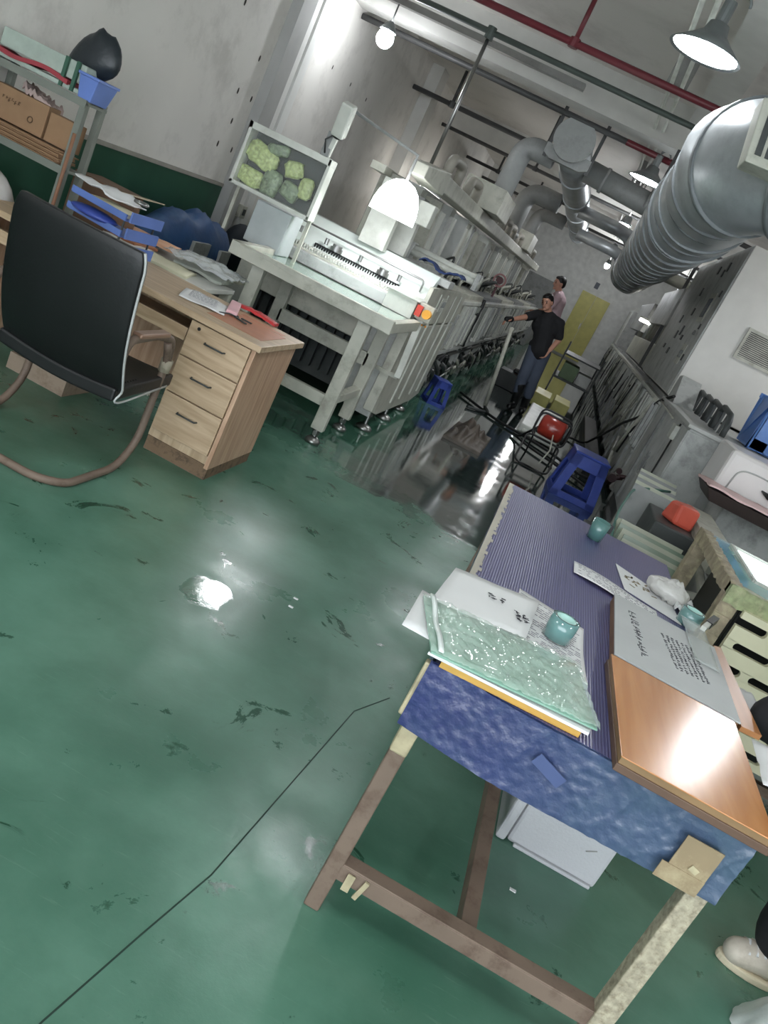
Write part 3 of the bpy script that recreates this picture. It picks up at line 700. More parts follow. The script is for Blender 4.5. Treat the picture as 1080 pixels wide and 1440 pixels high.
protos = [module('', 2.35, -1.16, .76, 1, 11, 1), module('', 2.35, -1.16, .76, 1, 22, 0)]
y = 8.62
for i, lb in enumerate(lefts):
    if i < 2: protos[i].location = (0, y, 0); protos[i]['label'] = lb; protos[i]['group'] = 'left line sections'
    else: dup(protos[i % 2], (0, y, 0), lb, group='left line sections')
    y += 2.42
# handwheel ring and dark cable loop on the left line
t = thing('valve_wheel', 'pinkish ring handwheel standing on the left line behind the man', 'valve', (-1.3, 12.6, 1.25))
MB().tube([(-1.3 + 0.085 * math.cos(a), 12.6, 1.42 + 0.085 * math.sin(a)) for a in [2 * PI * i / 24 for i in range(24)]], 0.014, 8, closed=True).build('wheel_rim', mat('pink_plastic', (190, 140, 140), 0.5), t)
MB().bar((-1.3, 12.62, 1.17), (-1.3, 12.62, 1.36), 0.03).cyl((-1.3, 12.58, 1.42), 0.055, 0.05, 16, 'Y').build('valve_body', mat('maroon_plastic', (96, 60, 64), 0.5), t)
single('hanging_cable', MB().tube([(-1.12, 10.35 + 0.05 * nz(i * .4), 1.16 - i * 0.045) for i in range(14)], [0.02 + 0.02 * abs(nz(i * .9)) for i in range(14)], 8), M_black, 'thick black cable bundle hanging down the side of the left line', 'cable')
# ---------------------------------------------------------------- right process line
t = thing('end_tank', 'plain grey tank forming the near end of the right machine line', 'machine', (1.6, 6.66, 0))
MB().box(1.10, 2.5, 6.66, 8.88, 0.14, 1.15).build('tank', M_grey, t, 0.006)
MB().box(1.13, 2.45, 6.72, 8.85, 0.0, 0.14).build('plinth', M_dgrey, t)
MB().box(1.07, 2.53, 6.63, 8.90, 1.15, 1.18).build('flange', mat('light_grey_pvc', (172, 173, 170), 0.45), t, 0.004)
MB().box(1.088, 1.10, 6.66, 7.05, 0.16, 1.13).box(1.10, 1.42, 6.648, 6.66, 0.16, 1.13).build('corner_panel', M_grey, t, 0.003)
MB().tube([(1.085, 7.08, 0.16), (1.085, 7.08, 1.12)], 0.008, 6).build('corner_cable', M_black, t)
MB().box(1.05, 1.10, 7.02, 7.20, 0.98, 1.10).build('latch_box', M_white, t, 0.005)
MB().tube([(1.082, 7.6, 1.10), (1.082, 8.86, 1.12)], 0.010, 8).build('top_pipe', M_white2, t)
MB().box(1.080, 1.10, 8.2, 8.26, .18, 1.1).build('seam_strip', M_grey2, t)
mk = MB()
rnd = random.Random(2)
for i in range(26): mk.bar((1.096, 7.75 + rnd.uniform(-.10, .22), 0.62 + rnd.uniform(-.14, .12)), (1.096, 7.77 + rnd.uniform(-.10, .22), 0.62 + rnd.uniform(-.14, .12)), 0.006, 0.002)
mk.build('faded_marks', M_grey2, t)
single('drain_valve', MB().tube([(1.06, 8.35, 0.34), (1.0, 8.40, 0.30), (0.98, 8.42, 0.22)], 0.03, 10).cyl((0.98, 8.30, 0.30), 0.045, 0.06, 12, 'Y').cyl((1.03, 8.50, 0.36), 0.03, 0.05, 12, 'Y').tube([(1.10, 8.35, 0.36), (1.03, 8.35, 0.34)], 0.02, 8),
       mat('dark_red_black_valve', (60, 36, 38), 0.4), 'dark red and black drain valve on the lower side of the right line', 'valve')
rights = ('dark ribbed machine section right after the plain grey tank', 'second ribbed section of the right line', 'third ribbed section of the right line', 'fourth ribbed section of the right line', 'fifth ribbed section of the right line', 'ribbed right line section nearest the far wall')
protos = [module('', 2.75, 1.10, 1.3, -1, 31, 0), module('', 2.75, 1.10, 1.3, -1, 42, 0)]
y = 8.95
for i, lb in enumerate(rights):
    if i < 2: protos[i].location = (0, y, 0); protos[i]['label'] = lb; protos[i]['group'] = 'right line sections'
    else: dup(protos[i % 2], (0, y, 0), lb, group='right line sections')
    y += 2.82
for i, (a, b) in enumerate((((1.06, 9.2, 1.1), (1.02, 10.2, 0.1)), ((1.06, 11.0, 1.0), (1.0, 12.6, 0.1)), ((1.05, 10.4, 0.45), (0.98, 9.0, 0.05)))):
    single('leaning_pipe', MB().tube([a, b], 0.022, 8), M_white2, 'pale plastic pipe leaning on the right line, ' + ('nearest the grey tank', 'farthest along', 'lowest, sloping towards the blue stool')[i], 'pipe')
single('black_hose', MB().tube(round_path([(1.09, 8.3, 1.24), (1.08, 9.1, 1.10), (1.07, 9.6, 0.85), (1.0, 10.4, 0.62), (0.95, 10.9, 0.4), (0.8, 11.4, 0.06), (0.6, 11.6, 0.03), (0.52, 11.0, 0.03)], 0.4, 5), 0.015, 8), M_blackrub, 'black hose drooping along the right line down to the wet floor', 'hose')
single('black_hose', MB().tube(round_path([(-0.9, 10.6, 0.03), (-0.35, 10.0, 0.02), (0.25, 9.8, 0.03), (0.8, 9.2, 0.03), (1.0, 9.4, 0.03)], 0.4, 5), 0.016, 8), M_blackrub, 'black hose lying straight across the wet aisle in front of the white box', 'hose')
single('black_hose', MB().tube(round_path([(0.16, 9.0, 0.35), (0.0, 9.5, 0.05), (-0.1, 9.7, 0.03), (0.1, 9.35, 0.03), (0.6, 9.0, 0.03), (0.9, 8.7, 0.03)], 0.25, 5), 0.014, 8), M_blackrub, 'black cable curling from the red heater towards the right line', 'cable')
single('drain_channel', MB().box(0.80, 1.0, 9.5, 14.5, 0.0, 0.09), mat('black_wet_rubber', (22, 24, 24), 0.5, bump=0.6, bump_scale=60), 'long black rough rubber strip beside the foot of the right line', 'mat')

# tall oven cabinet on the right line
t = thing('oven_cabinet', 'tall white and grey cabinet with air grille standing on the right line', 'cabinet', (1.8, 8.95, 1.19))
MB().box(1.11, 2.65, 8.95, 12.9, 1.20, 2.79).build('cabinet_body', mat('cabinet_white', (206, 204, 198), 0.5, var=0.04), t, 0.008)
MB().box(1.095, 1.11, 8.97, 12.9, 1.22, 2.77).build('side_panel', M_grey, t)
g_ = MB().box(1.46, 1.98, 8.925, 8.95, 1.80, 1.83).box(1.46, 1.98, 8.925, 8.95, 2.08, 2.11).box(1.46, 1.485, 8.925, 8.95, 1.83, 2.08).box(1.955, 1.98, 8.925, 8.95, 1.83, 2.08)
gr_ = g_.build('air_grille', M_white2, t)
MB().box(1.485, 1.955, 8.944, 8.949, 1.83, 2.08).build('grille_shadow_box', M_dgrey, gr_)
sl = MB()
for i in range(14): sl.box(1.485, 1.955, 8.928, 8.942, 1.835 + i * 0.0175, 1.844 + i * 0.0175)
sl.build('grille_slats', M_white2, gr_)
MB().box(1.085, 1.095, 9.45, 9.90, 1.98, 2.30).build('control_display', M_white2, t, 0.003)
MB().box(1.080, 1.087, 9.52, 9.80, 2.03, 2.24).build('screen', mat('display_dark', (60, 70, 84), 0.2), t)
rnd = random.Random(9)
for i, (yy, zz, a, b) in enumerate(((9.75, 2.55, .06, .10), (9.95, 2.50, .05, .08), (10.4, 2.55, .06, .09), (10.9, 2.3, .05, .10), (10.6, 2.05, .06, .09), (10.3, 1.75, .08, .06), (10.65, 1.8, .06, .12), (11.0, 1.75, .07, .10), (10.9, 1.55, .08, .08), (11.4, 1.95, .06, .10), (11.6, 1.6, .08, .06), (9.3, 1.55, .03, .07), (9.2, 2.25, .03, .07), (9.35, 1.9, .03, .06))):
    MB().box(1.084, 1.0955, yy, yy + a * 1.6, zz, zz + b).build('slot', M_black, t)
MB().box(1.088, 1.095, 9.45, 9.8, 1.50, 1.72).build('name_plate', M_white2, t)
np_ = MB()
for i in range(4): np_.tube([(1.086, 9.49 + i * 0.075 + 0.022 * math.cos(a), 1.61 + 0.04 * math.sin(a)) for a in [2 * PI * k / 10 for k in range(10 - i % 3)]], 0.004, 5)
np_.build('plate_lettering', M_grey2, t)
MB().tube(arc((1.07, 9.35, 1.83), 0.04, 0, PI, 8, 'YZ'), 0.01, 8).build('door_handle', M_grey2, t)
# low end hood of the cabinet (grey, chamfered)
single('cable_guard', MB().prismx([(8.4, 1.18), (8.93, 1.18), (8.93, 1.42), (8.75, 1.44)], 1.12, 1.32), M_grey, 'small sloped grey cover at the foot of the tall cabinet', 'cover', bevel=0.004)
# dark plate rack on the end tank
rk0 = thing('plate_rack', 'dark grey plastic rack hoop on the end tank nearest the camera', 'rack', (0, 0, 0), 0, 'dark rack hoops')
MB().tube(round_path([(0, 0, 0), (0, 0.01, 0.10), (0, 0.10, 0.17), (0, 0.55, 0.20), (0, 0.60, 0.0)], 0.08, 4), 0.024, 8).build('hoop', M_dgrey, rk0)
for yy in (0.2, 0.38): MB().bar((0, yy, 0), (0, yy, 0.185), 0.02).build('rung', M_dgrey, rk0)
rk0.location = (1.36, 6.85, 1.185)
for i in range(3): dup(rk0, (1.36 + 0.0 * i, 7.35 + 0.46 * i, 1.185), 'dark grey plastic rack hoop on the end tank, ' + ('second from the camera', 'third from the camera', 'farthest from the camera')[i])
# blue crate
t = thing('blue_crate', 'blue plastic crate with an oval hand hole standing on the end tank', 'crate', (1.9, 7.4, 1.185))
mb = MB()
Z0, Z1 = 1.19, 1.60
mb.box(1.62, 2.20, 7.10, 7.13, Z0, Z0 + 0.10).box(1.62, 2.20, 7.10, 7.13, Z1 - 0.10, Z1).box(1.62, 1.76, 7.10, 7.13, Z0, Z1).box(2.02, 2.20, 7.10, 7.13, Z0, Z1)
mb.box(1.62, 1.65, 7.10, 7.60, Z0, Z1).box(2.17, 2.20, 7.10, 7.60, Z0, Z1).box(1.62, 2.20, 7.57, 7.60, Z0, Z1).box(1.62, 2.2, 7.1, 7.6, Z0, Z0 + .02)
mb.build('crate_shell', mat('bright_blue_plastic', (82, 124, 190), 0.4, dirt=(120, 150, 200), dirt_amt=0.4), t, 0.012)
for yy in (7.085, 7.59): MB().box(1.60, 2.22, yy, yy + .025, Z1 - 0.03, Z1 + 0.01).build('crate_rim', MATS['bright_blue_plastic'], t, 0.005)

# white coating machine with the pink lined tray
t = thing('white_machine', 'white rounded cover machine with a pink lined tray at the right edge', 'machine', (2.0, 6.2, 0))
MB().box(1.32, 2.6, 6.05, 6.6, 0.84, 1.20).build('cover', mat('glossy_white_cover', (218, 214, 212), 0.3, var=0.03), t, 0.03)
MB().box(1.48, 2.6, 6.10, 6.58, 0.06, 0.84).build('base_cabinet', M_grey, t, 0.006)
MB().tube(round_path([(1.40, 6.046, 0.90), (1.42, 6.046, 1.09), (1.55, 6.046, 1.11), (1.95, 6.046, 1.08)], 0.14, 6), 0.006, 6).build('cover_seam', M_grey, t)
tr2 = MB().hexa([(1.26, 5.62, 0.86), (2.5, 5.62, 0.86), (2.5, 6.04, 0.86), (1.26, 6.04, 0.86)], [(1.20, 5.56, 0.94), (2.5, 5.56, 0.94), (2.5, 6.04, 0.94), (1.20, 6.04, 0.94)])
tr2.build('tray', mat('dark_tray_edge', (70, 60, 58), 0.5), t, 0.003)
MB().sheet(lambda u, v: (1.20 + 1.28 * u, 5.55 + 0.48 * v, 0.965 + 0.012 * nz(u * 9, v * 5) - 0.02 * v), 26, 10, 0.012).build('pink_lining', mat('pink_paper', (222, 190, 188), 0.6, var=0.05), t)
lt = MB(); rnd = random.Random(4)
for i in range(12):
    x, yy = 1.62 + (i % 3) * .03, 5.60 + (i // 3) * .035
    lt.bar((x, yy, .978), (x + rnd.uniform(.01, .03), yy + rnd.uniform(-.02, .02), .978), .005, .002)
lt.build('handwriting', M_ink, t)
MB().tube([(1.62, 6.04, 1.03), (1.66, 5.97, 1.02), (1.72, 5.95, 1.02)], [0.006, 0.02, 0.026], 10).build('knob', M_black, t)

# ---------------------------------------------------------------- cardboard wrapped glass table and neighbours on the right
M_wrap = mat('old_tape_cardboard', (150, 138, 116), 0.6, var=0.3, scale=22, dirt=(196, 188, 150), dirt_amt=0.6, dirt_scale=26)
M_tapeg = mat('layered_green_tape', (142, 150, 112), 0.45, var=0.3, scale=30, dirt=(190, 184, 150), dirt_amt=0.6, dirt_scale=20)
t = thing('light_table', 'glass topped table with taped cardboard edges at the right edge of the picture', 'table', (1.5, 3.8, 0))
MB().box(1.02, 2.1, 3.34, 4.20, 0.865, 0.90).build('glass_top', mat('teal_glass_top', (130, 184, 180), 0.1, coat=0.5, var=0.05), t)
mb = MB().sheet(lambda u, v: (0.985 + 0.03 * nz(u * 11, v * 4) * .5 + 1.1 * u, 3.30 + 0.06 * v, 0.905 + 0.01 * nz(u * 30, v * 9)), 40, 4, 0.075)
mb.build('edge_wrap', M_tapeg, t)
MB().sheet(lambda u, v: (0.985 + 0.055 * u, 3.33 + 0.90 * v, 0.905 + 0.012 * nz(u * 9, v * 24)), 4, 40, 0.06).build('edge_wrap', M_wrap, t)
for x, yy in ((1.02, 3.35), (2.05, 3.35), (1.02, 4.16), (2.05, 4.16)):
    mb = MB()
    for k in range(10): mb.box(x - .035 + .006 * nz(k * 1.7), x + .035 + .006 * nz(k * 2.3 + 4), yy - .035, yy + .035 + .005 * nz(k), .0 + k * .086, .0 + k * .086 + .088)
    mb.build('leg', M_wrap, t, 0.004)
MB().box(1.02, 2.05, 3.34, 3.38, 0.18, 0.22).box(1.0, 1.04, 3.35, 4.16, 0.18, 0.22).build('lower_rail', M_rust, t)
MB().box(1.16, 2.0, 3.60, 4.12, 0.9005, 0.903).build('lit_window', mat('lit_window_panel', (255, 255, 255), 0.3, emit=((240, 250, 252), 1.6)), t)
fr = MB()
for a, b in (((1.13, 3.57), (2.0, 3.57)), ((1.13, 3.57), (1.13, 4.14)), ((1.13, 4.14), (2.0, 4.14))): fr.bar((*a, .906), (*b, .906), .016, .012)
fr.build('window_rim', M_white, t)
# cream slotted plastic board hanging below the table edge
def slotted(x0, x1, z0, z1, y, th=0.025):
    mb = MB(); rows = 6; rh = (z1 - z0) / rows; cw = 0.19
    for i in range(rows):
        za, zb = z0 + i * rh, z0 + (i + 1) * rh
        mb.box(x0, x1, y, y + th, za, za + rh * .32); mb.box(x0, x1, y, y + th, zb - rh * .32, zb)
        x = x0 - (0.07 if i % 2 else 0.0)
        while x < x1:
            a, b = max(x0, x), min(x1, x + 0.035)
            if b > a: mb.box(a, b, y, y + th, za + rh * .3, zb - rh * .3)
            # rounded slot ends
            for cx, s in ((x + 0.035, 1), (x + cw, -1)):
                if x0 < cx < x1:
                    zc = (za + zb) / 2; hh = rh * .19
                    P = [(cx, zc + hh), (cx + s * 0, zc + hh)]
                    q = [(cx + s * hh * (1 - math.sin(a_)), zc + hh * math.cos(a_)) for a_ in [PI * k / 6 for k in range(7)]]
                    for k in range(6):
                        (xa, z_a), (xb, z_b) = q[k], q[k + 1]
                        if abs(z_a - z_b) < 1e-6: continue
                        pp = [(cx, z_a), (xa, z_a), (xb, z_b), (cx, z_b)]
                        mb.prismy(pp if s > 0 else pp[::-1], y, y + th)
            x += cw
    return mb
single('slotted_board', slotted(1.07, 1.95, 0.28, 0.84, 3.275), mat('cream_plastic', (214, 210, 180), 0.4, var=0.05), 'cream plastic board with rows of long slots below the taped table edge', 'board')
single('slot_dark_box', MB().box(1.10, 1.98, 3.42, 4.08, 0.24, 0.84), M_black, 'black box added under the taped glass table to darken the board slots', 'box', bevel=0.01)  # added behind the slotted board so its slots look black

# rack of leaning glass and circuit panels behind the blue table
t = thing('panel_rack', 'low steel rack trolley holding leaning green edged panels behind the blue table', 'rack', (1.0, 4.6, 0))
MB().box(0.66, 1.12, 4.06, 5.30, 0.22, 0.25).build('deck', M_grey, t)
for x in (0.68, 1.10):
    for yy in (4.08, 5.28): MB().box(x - .015, x + .015, yy - .015, yy + .015, 0.0, 0.25).build('leg', M_steel, t)
MB().bar((0.66, 4.10, 0.50), (1.14, 4.10, 0.62), 0.03).bar((0.66, 4.10, 0.25), (0.66, 4.10, .52), .03).bar((1.14, 4.10, 0.25), (1.14, 4.10, .62), .03).build('front_rail', M_white2, t)
MB().bar((1.14, 4.10, 0.62), (1.14, 5.30, 0.80), 0.03).bar((1.14, 5.3, .25), (1.14, 5.3, .82), .03).build('side_rail', M_white2, t)
MB().tube(round_path([(0.68, 4.15, .50), (0.70, 4.9, .66), (0.80, 5.5, .74), (1.05, 5.75, .78)], .2, 4), .008, 6).build('teal_cord', mat('teal_cord', (70, 110, 100), 0.5), t)
M_gl2 = mat('green_edged_panel', (128, 142, 126), 0.25, var=0.12, dirt=(90, 120, 110), dirt_amt=0.5)
M_gl3 = mat('pale_panel', (166, 168, 150), 0.35, var=0.1)
pl = ('nearest the blue table', 'second from the blue table', 'third from the blue table', 'fourth from the blue table', 'fifth from the blue table', 'sixth from the blue table', 'seventh from the blue table', 'eighth from the blue table', 'ninth from the blue table', 'farthest back in the rack')
for i in range(10):
    yy = 4.16 + i * 0.055
    a = 0.24
    mb = MB().box(0.70 + .006 * (i % 3), 1.08 - .01 * (i % 2), -0.006, 0.006, 0, 0.40 + 0.012 * (i % 4))
    mb.xf(Matrix.Translation((0, yy, 0.256)) @ Matrix.Rotation(-a, 4, 'X'))
    single('glass_sheet', mb, (M_gl2, M_gl3)[i % 2], 'thin leaning panel in the low rack, ' + pl[i], 'panel', 'leaning panels in the rack')
for i in range(6):
    yy = 5.35 + i * 0.16
    mb = MB().box(0.78, 1.06, -0.008, 0.008, 0, 0.52).xf(Matrix.Translation((0.02 * i, yy, 0.26)) @ Matrix.Rotation(-0.18, 4, 'X'))
    mb2 = mb
    single('upright_sheet', mb2, (M_grey2, M_gl3)[i % 2], 'upright plate further back behind the leaning panels, ' + ('first', 'second', 'third', 'fourth', 'fifth', 'last')[i], 'panel', 'upright plates behind the rack')
single('low_plinth', MB().box(0.72, 1.24, 5.34, 6.3, 0.0, 0.24), M_dgrey, 'dark low stand below the upright plates', 'stand', bevel=0.006)
t = thing('grey_bin', 'dark grey box with pale rim beside the leaning panels', 'bin', (1.02, 4.95, 0))
MB().box(0.88, 1.12, 4.75, 5.22, 0.256, 0.74).build('bin_body', M_dgrey, t, 0.01)
rb_ = MB().box(-.06, .07, -.07, .08, -.055, .055)
rb_.v = [(x * (1 + .3 * (i % 3) / 3), y * (1 - .2 * (i % 2)), z * (1 + .35 * ((i * 5) % 3) / 3)) for i, (x, y, z) in enumerate(rb_.v)]
single('red_bag', rb_.xf(Matrix.Translation((1.02, 4.95, 0.80)) @ Matrix.Rotation(.4, 4, 'Z')), mat('red_orange_bag', (196, 84, 66), 0.5, bump=0.5, bump_scale=20), 'crumpled red orange bag on the dark grey box', 'bag', bevel=.02)
single('white_ledge', MB().box(1.13, 1.30, 4.28, 5.5, 0.70, 0.80), M_white2, 'pale ledge block between the grey box and the white machine', 'block', bevel=0.005)
single('grey_bin', MB().box(1.16, 1.5, 4.3, 5.5, 0.0, 0.68), M_grey, 'grey cabinet under the pale ledge on the right', 'cabinet', bevel=0.006)
single('leaf_bundle', MB().ball((0, 0, 0), .06, 12, (1, 1.2, .7)).xf(Matrix.Translation((0.93, 3.98, 0.42))), M_blackrub, 'dark rolled bundle with blue ribbon at the right end of the panel rack', 'bundle')
# ---------------------------------------------------------------- upper right machinery behind the spiral duct
t = thing('upper_hood', 'grey and cream hood boxes above the right line behind the spiral duct', 'machine', (1.8, 14, 1.2))
MB().box(1.12, 2.6, 13.6, 17.0, 1.9, 2.5).build('hood_box', M_grey, t, .01)
MB().box(1.12, 2.4, 18.0, 22.0, 1.7, 2.3).build('hood_box', M_grey2, t, .01)
MB().box(1.2, 2.4, 13.3, 20.0, 1.19, 1.60).build('bench_cover', M_white2, t, .01)
rnd = random.Random(12)
for i in range(9):
    yy = 13.5 + i * .8
    MB().tube(round_path([(1.25, yy, 1.6), (1.25, yy, 1.95 + .3 * rnd.random()), (1.25 + .3, yy + .3, 2.2), (1.6, yy + .3, 2.9)], .15, 5), .05 + .03 * rnd.random(), 12).build('hose', (M_hose, M_white2, M_galv)[i % 3], t)
MB().tube([(0.75, 15.0, 2.62), (2.6, 15.0, 2.62)], .09, 16).build('cross_tube', M_white2, t)
MB().bar((1.15, 14.2, 1.2), (1.15, 14.2, 3.6), .05).build('post', M_drkp, t)
t = thing('tube_light', 'short lit fluorescent tube above the right line', 'lamp', (1.1, 17.5, 1.9))
MB().tube([(0.98, 17.5, 1.90), (1.40, 17.5, 1.90)], 0.028, 12).build('lit_tube', mat('lit_tube', (255, 255, 255), .5, emit=((255, 252, 244), 14)), t)
MB().box(0.96, 1.42, 17.48, 17.52, 1.93, 1.97).build('tube_holder', M_white, t)
# ---------------------------------------------------------------- wooden desk
W_desk = wood('oak_laminate', (188, 166, 138), (160, 138, 110), 0.42)
W_deskx = wood('oak_laminate_top', (190, 166, 138), (164, 140, 112), 0.38, 'X')
W_side = wood('oak_laminate_side', (190, 158, 132), (164, 130, 104), 0.42)
M_mould = mat('mouldy_base', (110, 90, 70), 0.8, dirt=(36, 30, 26), dirt_amt=0.8, dirt_scale=22)
t = thing('wooden_desk', 'light oak laminate desk with three drawers and a worn dirty base', 'desk', (-2.1, 4.18, 0))
MB().box(-2.95, -1.27, 3.85, 4.50, 0.72, 0.752).build('desk_top', W_deskx, t, 0.003)
MB().box(-1.66, -1.31, 3.89, 4.46, 0.075, 0.72).build('pedestal', W_desk, t, 0.002)
MB().box(-1.318, -1.295, 3.875, 4.47, 0.06, 0.72).build('side_panel', W_side, t, 0.002)
MB().box(-1.655, -1.297, 3.885, 4.465, 0.0, 0.075).build('base_plinth', M_mould, t)
for i, (z0, z1) in enumerate(((0.535, 0.712), (0.34, 0.528), (0.125, 0.333))):
    dr = MB().box(-1.65, -1.322, 3.868, 3.890, z0, z1).build('drawer', W_deskx, t, 0.003)
    zc = z1 - 0.075
    MB().tube([(-1.545, 3.868, zc), (-1.54, 3.845, zc), (-1.44, 3.845, zc), (-1.435, 3.868, zc)], 0.0045, 8).build('drawer_handle', M_dgrey, dr)
MB().cyl((-1.60, 3.866, 0.685), 0.009, 0.006, 14, 'Y').build('lock', M_black, t)
MB().box(-2.9, -1.668, 3.90, 3.92, 0.59, 0.655).box(-2.9, -1.668, 3.92, 4.3, 0.60, 0.612).build('keyboard_tray', W_deskx, t, 0.002)
MB().box(-2.9, -1.668, 4.40, 4.42, 0.20, 0.72).build('modesty_panel', W_side, t)
MB().box(-2.95, -2.92, 3.90, 4.46, 0.0, 0.72).build('end_panel', W_side, t)
MB().box(-1.62, -1.36, 4.36, 4.42, 0.752, 0.7525).box(-1.64, -1.33, 3.98, 4.34, 0.752, 0.7535).build('desk_mat', mat('reddish_mat', (176, 116, 88), 0.35), t)

# things on the desk
def paper(x, y, z, wx, wy, rot, curl=0.01, nx=10, ny=8, seed=0, th=0.0015):
    mb = MB().sheet(lambda u, v: ((u - .5) * wx, (v - .5) * wy, 0.002 + curl * (0.5 + nz(u * 3 + seed, v * 3, seed * 1.7))), nx, ny, th)
    mb.xf(Matrix.Translation((x, y, z)) @ Matrix.Rotation(rot, 4, 'Z')); return mb
def print_lines(x, y, z, wx, wy, rot, rows, seed=0, th=0.0035, fill=0.8):
    r = random.Random(seed); mb = MB()
    for i in range(rows):
        yy = wy * (0.5 - (i + .5) / rows); xx = -wx / 2
        while xx < wx / 2 * (2 * fill - 1):
            L_ = r.uniform(.006, .022); mb.bar((xx, yy, 0), (min(wx / 2, xx + L_), yy, 0), th, .0006); xx += L_ + r.uniform(.003, .008)
    mb.xf(Matrix.Translation((x, y, z)) @ Matrix.Rotation(rot, 4, 'Z')); return mb
def handwriting(x, y, z, wx, wy, rot, rows, cols, seed=0, w_=0.0035, size=0.85):
    """short brush strokes in rows of characters"""
    r = random.Random(seed); mb = MB()
    for i in range(rows):
        for j in range(cols):
            cx = -wx / 2 + wx * (j + .5) / cols; cy = wy / 2 - wy * (i + .5) / rows; sx = wx / cols * size; sy = wy / rows * size
            for k in range(r.randint(3, 6)):
                hor = r.random() < .55
                ax = cx + r.uniform(-.4, .1) * sx; ay = cy + r.uniform(-.4, .4) * sy
                mb.bar((ax, ay, 0), (ax + (.5 * sx if hor else r.uniform(-.1, .1) * sx), ay + (r.uniform(-.1, .1) * sy if hor else -.45 * sy), 0), w_, .0006)
    mb.xf(Matrix.Translation((x, y, z)) @ Matrix.Rotation(rot, 4, 'Z')); return mb
o = thing('clipboard_book', 'open pink covered notebook with printed page near the desk corner', 'notebook', (-1.74, 4.2, 0.753))
paper(-1.76, 4.19, 0.754, 0.24, 0.30, 0.35, 0.012, seed=2).build('page', M_paper, o)
print_lines(-1.76, 4.20, 0.770, 0.17, 0.22, 0.35, 14, 5, .004).build('printed_lines', M_inkf, o)
MB().box(-.03, .03, -.17, .17, 0, .022).xf(Matrix.Translation((-1.665, 4.36, 0.756)) @ Matrix.Rotation(0.35, 4, 'Z')).build('pink_cover', mat('pink_cover', (216, 170, 176), 0.5), o, 0.006)
single('key_bunch', MB().tube([(-1.60 + .03 * math.cos(a), 4.22 + .02 * math.sin(a), .760) for a in [i * PI / 6 for i in range(12)]], .003, 6, closed=True).bar((-1.58, 4.20, .758), (-1.50, 4.16, .758), .016, .006).bar((-1.56, 4.24, .758), (-1.50, 4.24, .758), .014, .006).tube([(-1.63, 4.10, .76), (-1.60, 4.16, .765), (-1.58, 4.2, .76)], .004, 6), M_dgrey, 'bunch of keys with white cord beside the pink notebook', 'keys')
single('red_bag', MB().sheet(lambda u, v: (-1.74 + .28 * u, 4.475 + .07 * v, .770 + .012 * math.sin(u * 3.1) + .006 * nz(u * 8, v * 8)), 16, 4, .014), mat('red_plastic', (182, 52, 54), 0.4, bump=.4), 'folded red plastic bag on the back edge of the desk', 'bag')
# file tray
t = thing('file_tray', 'blue three tier plastic letter tray on the desk behind the chair', 'tray', (-2.35, 4.25, 0.753))
for k in range(3):
    z = 0.775 + k * 0.085
    MB().hexa([(-2.66, 4.20, z), (-2.28, 4.12, z), (-2.23, 4.36, z), (-2.60, 4.44, z)], [(-2.66, 4.20, z + .008), (-2.28, 4.12, z + .008), (-2.23, 4.36, z + .008), (-2.60, 4.44, z + .008)]).build('tray_floor', M_lblue, t)
    MB().bar((-2.255, 4.12, z + .03), (-2.205, 4.36, z + .03), 0.012, 0.055).bar((-2.66, 4.2, z + .02), (-2.28, 4.12, z + .02), .01, .03).build('tray_lip', M_lblue, t)
    if k < 2: MB().bar((-2.29, 4.13, z), (-2.29, 4.13, z + .085), .008).bar((-2.24, 4.35, z), (-2.24, 4.35, z + .085), .008).build('spacer_post', M_dgrey, t)
single('paper_pile', MB().hexa([(-2.62, 4.2, .95), (-2.32, 4.14, .95), (-2.28, 4.34, .95), (-2.57, 4.42, .95)], [(-2.63, 4.21, .965), (-2.31, 4.15, .972), (-2.28, 4.35, .972), (-2.58, 4.43, .965)]), mat('cream_paper', (206, 202, 178), .7, var=.04), 'thin pile of papers in the top of the blue letter tray', 'papers')
single('blue_book', MB().ball((0, 0, 0), .5, 16, (.30, .18, .05)).xf(Matrix.Translation((-2.50, 4.20, .895)) @ Matrix.Rotation(-.2, 4, 'Z')), M_blue, 'blue rounded case in the middle tier of the letter tray', 'case')
single('white_folder', paper(-2.58, 4.42, 0.995, .34, .26, -.5, .03, seed=4, th=.006).xf(Matrix.Identity(4)), M_paper, 'white sheets lying slanted on top of the blue letter tray', 'papers')
single('tape_ring', MB().tube([(-2.38 + .035 * math.cos(a), 4.40 + .035 * math.sin(a), 1.03) for a in [i * PI / 8 for i in range(16)]], .009, 8, closed=True), M_steel, 'small metal ring on the slanted white sheets', 'ring')

